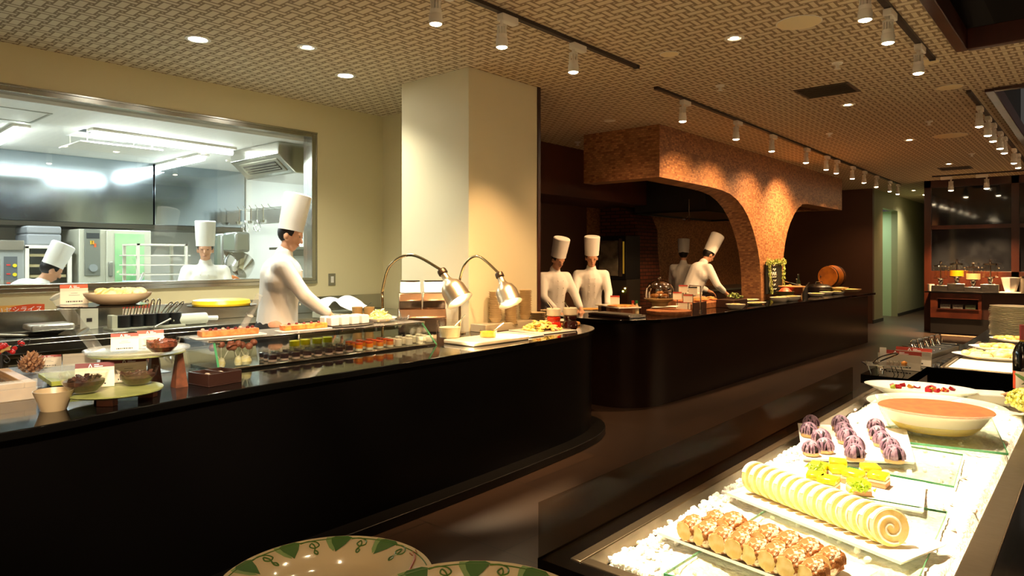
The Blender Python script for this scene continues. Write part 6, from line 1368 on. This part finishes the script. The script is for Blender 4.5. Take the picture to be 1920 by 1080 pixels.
x, y = P(1728, 684, IT); card(-.93, 4.62, IT+.001, .23, .115, 'long menu card with red header left of the second island', tilt=R(20), red=M_red, turn=R(-14), group='menu cards by the islands'); 
card(-.90, 4.86, IT+.001, .2, .11, 'second menu card just behind the long red headed one', tilt=R(14), red=MATS['card_redb'], turn=R(-14), group='menu cards by the islands')
t = thing('white_tag', 'narrow upright white tag on a clip stand', 'tag', (-1.005, 4.58, IT+.001), facecam(-1, 4.5)); MB().box(-.018, .018, 0, .002, .03, .13).obj('tag_sheet', mat('bright_tag', 'f2efe4', .5), t); MB().cyl((0, .004, 0), (0, .004, .06), .004).lathe([(.001, 0), (.02, 0), (.02, .004), (.001, .004)], 14).obj('clip', M_chrome, t)
t = thing('tong_tray', 'small steel tray with thin tong legs at the corner of the second island', 'tray', (-.95, 4.42, IT+.001), R(25))
MB().box(-.12, .1, -.07, .07, .05, .056).obj('tray', M_steel, t); q = MB()
for sx in (-.09, -.05, .03, .05, .08): q.cyl((sx, -.04, 0), (sx-.012, .03, .07), .0022, n=6)
q.obj('tong_legs', M_chrome, t); MB().at(-.02, .02, .06, ry=R(-20)).tube(bez([(-.06, 0, .005), (0, .01, .03), (.08, 0, .03), (.09, 0, .02), (0, -.02, .015), (-.06, -.005, .003)], 5), .004, 6).obj('tongs', M_chrome, t)
MB().lathe([(.001, 0), (.012, .0), (.014, .012), (.001, .02)], 12, x=.09, y=.0, z=.0565, ripple=.2).obj('orange_flower', mat('orange_petal', 'd98a28', .6), t)
t = thing('tong_rack', 'black rack holding rows of steel tongs left of the cold platters', 'rack', (-.93, 5.55, IT+.001), R(-6))
MB().box(-.1, .1, -.3, .35, 0, .03).obj('rack_base', M_blk, t)
for k in range(5): yy = -.25+.13*k; MB().cyl((-.13, yy, .05), (.1, yy+.01, .05), .004).cyl((0, yy, .03), (-.02, yy, .085), .006).obj('tongs', M_chrome, t); MB().tube(bez([(-.02, yy, .05), (-.035, yy, .1), (0, yy, .11), (.01, yy, .05)], 5), .005, 6).obj('tong_loop', M_chrome, t)

# ------------------------------------------------------------------ drinks sideboard before the night windows
SB = .87
t = thing('sideboard', 'dark red wood drinks sideboard with an open niche before the night windows', 'sideboard', (-2.2, 16.55, 0))
q = MB(); F_ = -.25
q.box(-.5, .38, F_, .3, .72, SB-.03).box(-.5, .38, F_, .3, .33, .52).box(-.5, -.37, F_, .3, .52, .72).box(.32, .38, F_, .3, .52, .72).box(-.37, .32, .1, .3, .52, .72)
q.obj('cabinet', mat('sideboard_wood', '54240f', .4, col2='431a0a', scale=5), t, bevel=.003)
MB().box(-.5, 2.6, F_+.02, .3, .02, .3295).obj('base', M_blk, t); MB().box(.381, 2.6, F_+.03, .3, .33, SB-.03).obj('side_cabinet', mat('darker_cabinet', '35190f', .5), t); MB().box(-.6, 2.6, F_-.03, .3, SB-.029, SB).obj('top_slab', M_black, t, bevel=.004)
MB().box(-.38, .33, F_-.01, F_-.0005, .505, .52).box(-.38, .33, F_-.01, F_-.0005, .72, .735).obj('niche_trim', M_wood, t)
for k in range(3):
    tag(MB().box(-.09, .09, -.1, .08, 0, .09).obj('basket', mat('basket_'+str(k), ('6a6a66', '6a6a66', '3f5a3a')[k], .6, col2='3a3a38', scale=60), None, (-2.44+.215*k, 16.42, .521), bevel=.006), ('left grey basket in the sideboard niche', 'middle grey basket in the sideboard niche', 'right green basket in the sideboard niche')[k], 'basket', 'baskets in the sideboard niche')
def at16(px, Y=16.5): a = (px-960)/1280; return Y/(a*_s+_c)*(a*_c-_s)
for k, (px, rise, fill, lb) in enumerate(((1764, .12, None, 'empty glass drink dispenser, leftmost of the four'), (1794, .16, ('orange_juice', 'e8a81c'), 'glass drink dispenser filled with orange juice'), (1825, .1, ('milky_drink', 'cdbb8a'), 'glass drink dispenser with pale milky drink'), (1857, .16, None, 'empty glass drink dispenser, rightmost of the four'))):
    x = at16(px)
    tag(MB().box(-.15, .15, -.14, .14, 0, rise).obj('steel_riser', M_steel, None, (x, 16.5, SB+.0005), bevel=.004), 'brushed steel riser under the %s dispenser' % ('leftmost', 'orange juice', 'milky drink', 'rightmost')[k], 'riser', 'steel risers on the sideboard')
    t = thing('drink_dispenser', lb, 'dispenser', (x, 16.5, SB+rise+.001), 0, 'drink dispensers on the sideboard')
    MB().lathe([(.001, 0), (.085, 0), (.085, .01), (.03, .03), (.05, .07), (.05, .11), (.08, .135), (.135, .14), (.135, .15), (.001, .15)], 28).obj('chrome_foot', M_chrome, t)
    MB().shell([(.125, .151), (.128, .2), (.128, .38)], .003, 28).obj('tank', M_bowlg, t, ang=60)
    if fill: MB().lathe([(.001, .156), (.122, .156), (.122, .27), (.001, .27)], 28).obj('drink', mat(fill[0], fill[1], .2, emit=None), t)
    MB().cyl((0, 0, .151), (0, 0, .38), .012).obj('core', M_chrome, t)
    MB().lathe([(.132, .381), (.12, .41), (.05, .43), (.02, .44), (.02, .47), (.03, .485), (.001, .5)][::-1], 28).obj('lid', M_chrome, t)
    for sx in (-1, 1): MB().sph((sx*.136, 0, .33), .017, 12, 8).obj('side_knob', M_chrome, t)
    MB().cyl((.0, -.06, .09), (0, -.14, .09), .012).cyl((0, -.13, .06), (0, -.13, .12), .009).obj('tap', M_chrome, t)
x = at16(1895); t = thing('white_bucket', 'white angular bucket on a white tray right of the dispensers', 'bucket', (x, 16.5, SB+.0005)); MB().box(-.17, .17, -.14, .14, 0, .02).obj('tray', M_porc, t, bevel=.004); MB().shell([(.09, .0205), (.13, .17), (.16, .3)], .006, 8).obj('bucket', M_porc, t, ang=20)
x = at16(1745); o = MB().cyl((0, 0, 0), (0, 0, .14), .055, .065, 24).obj('paper_cups', M_porc, None, (x+.02, 16.42, SB+.0005)); tag(o, 'small stack of white paper cups at the left end of the sideboard', 'cup')
x = at16(1918); t = thing('glass_carafe', 'dark glass carafe cut by the right edge of the photo', 'carafe', (x, 16.5, SB+.0005)); MB().lathe([(.001, 0), (.06, 0), (.06, .2), (.04, .26), (.04, .3), (.001, .3)], 22).obj('carafe', mat('carafe_grey', '6a6458', .15), t); MB().cyl((0, 0, .301), (0, 0, .33), .045).obj('lid', M_chrome, t)
tag(MB().box(-.38, .38, -.12, .12, 0, .006).obj('floor_mat', mat('mat_tan', '7a6a52', .8), None, (-2.1, 16.05, .0005)), 'thin pale mat on the floor before the sideboard', 'mat')
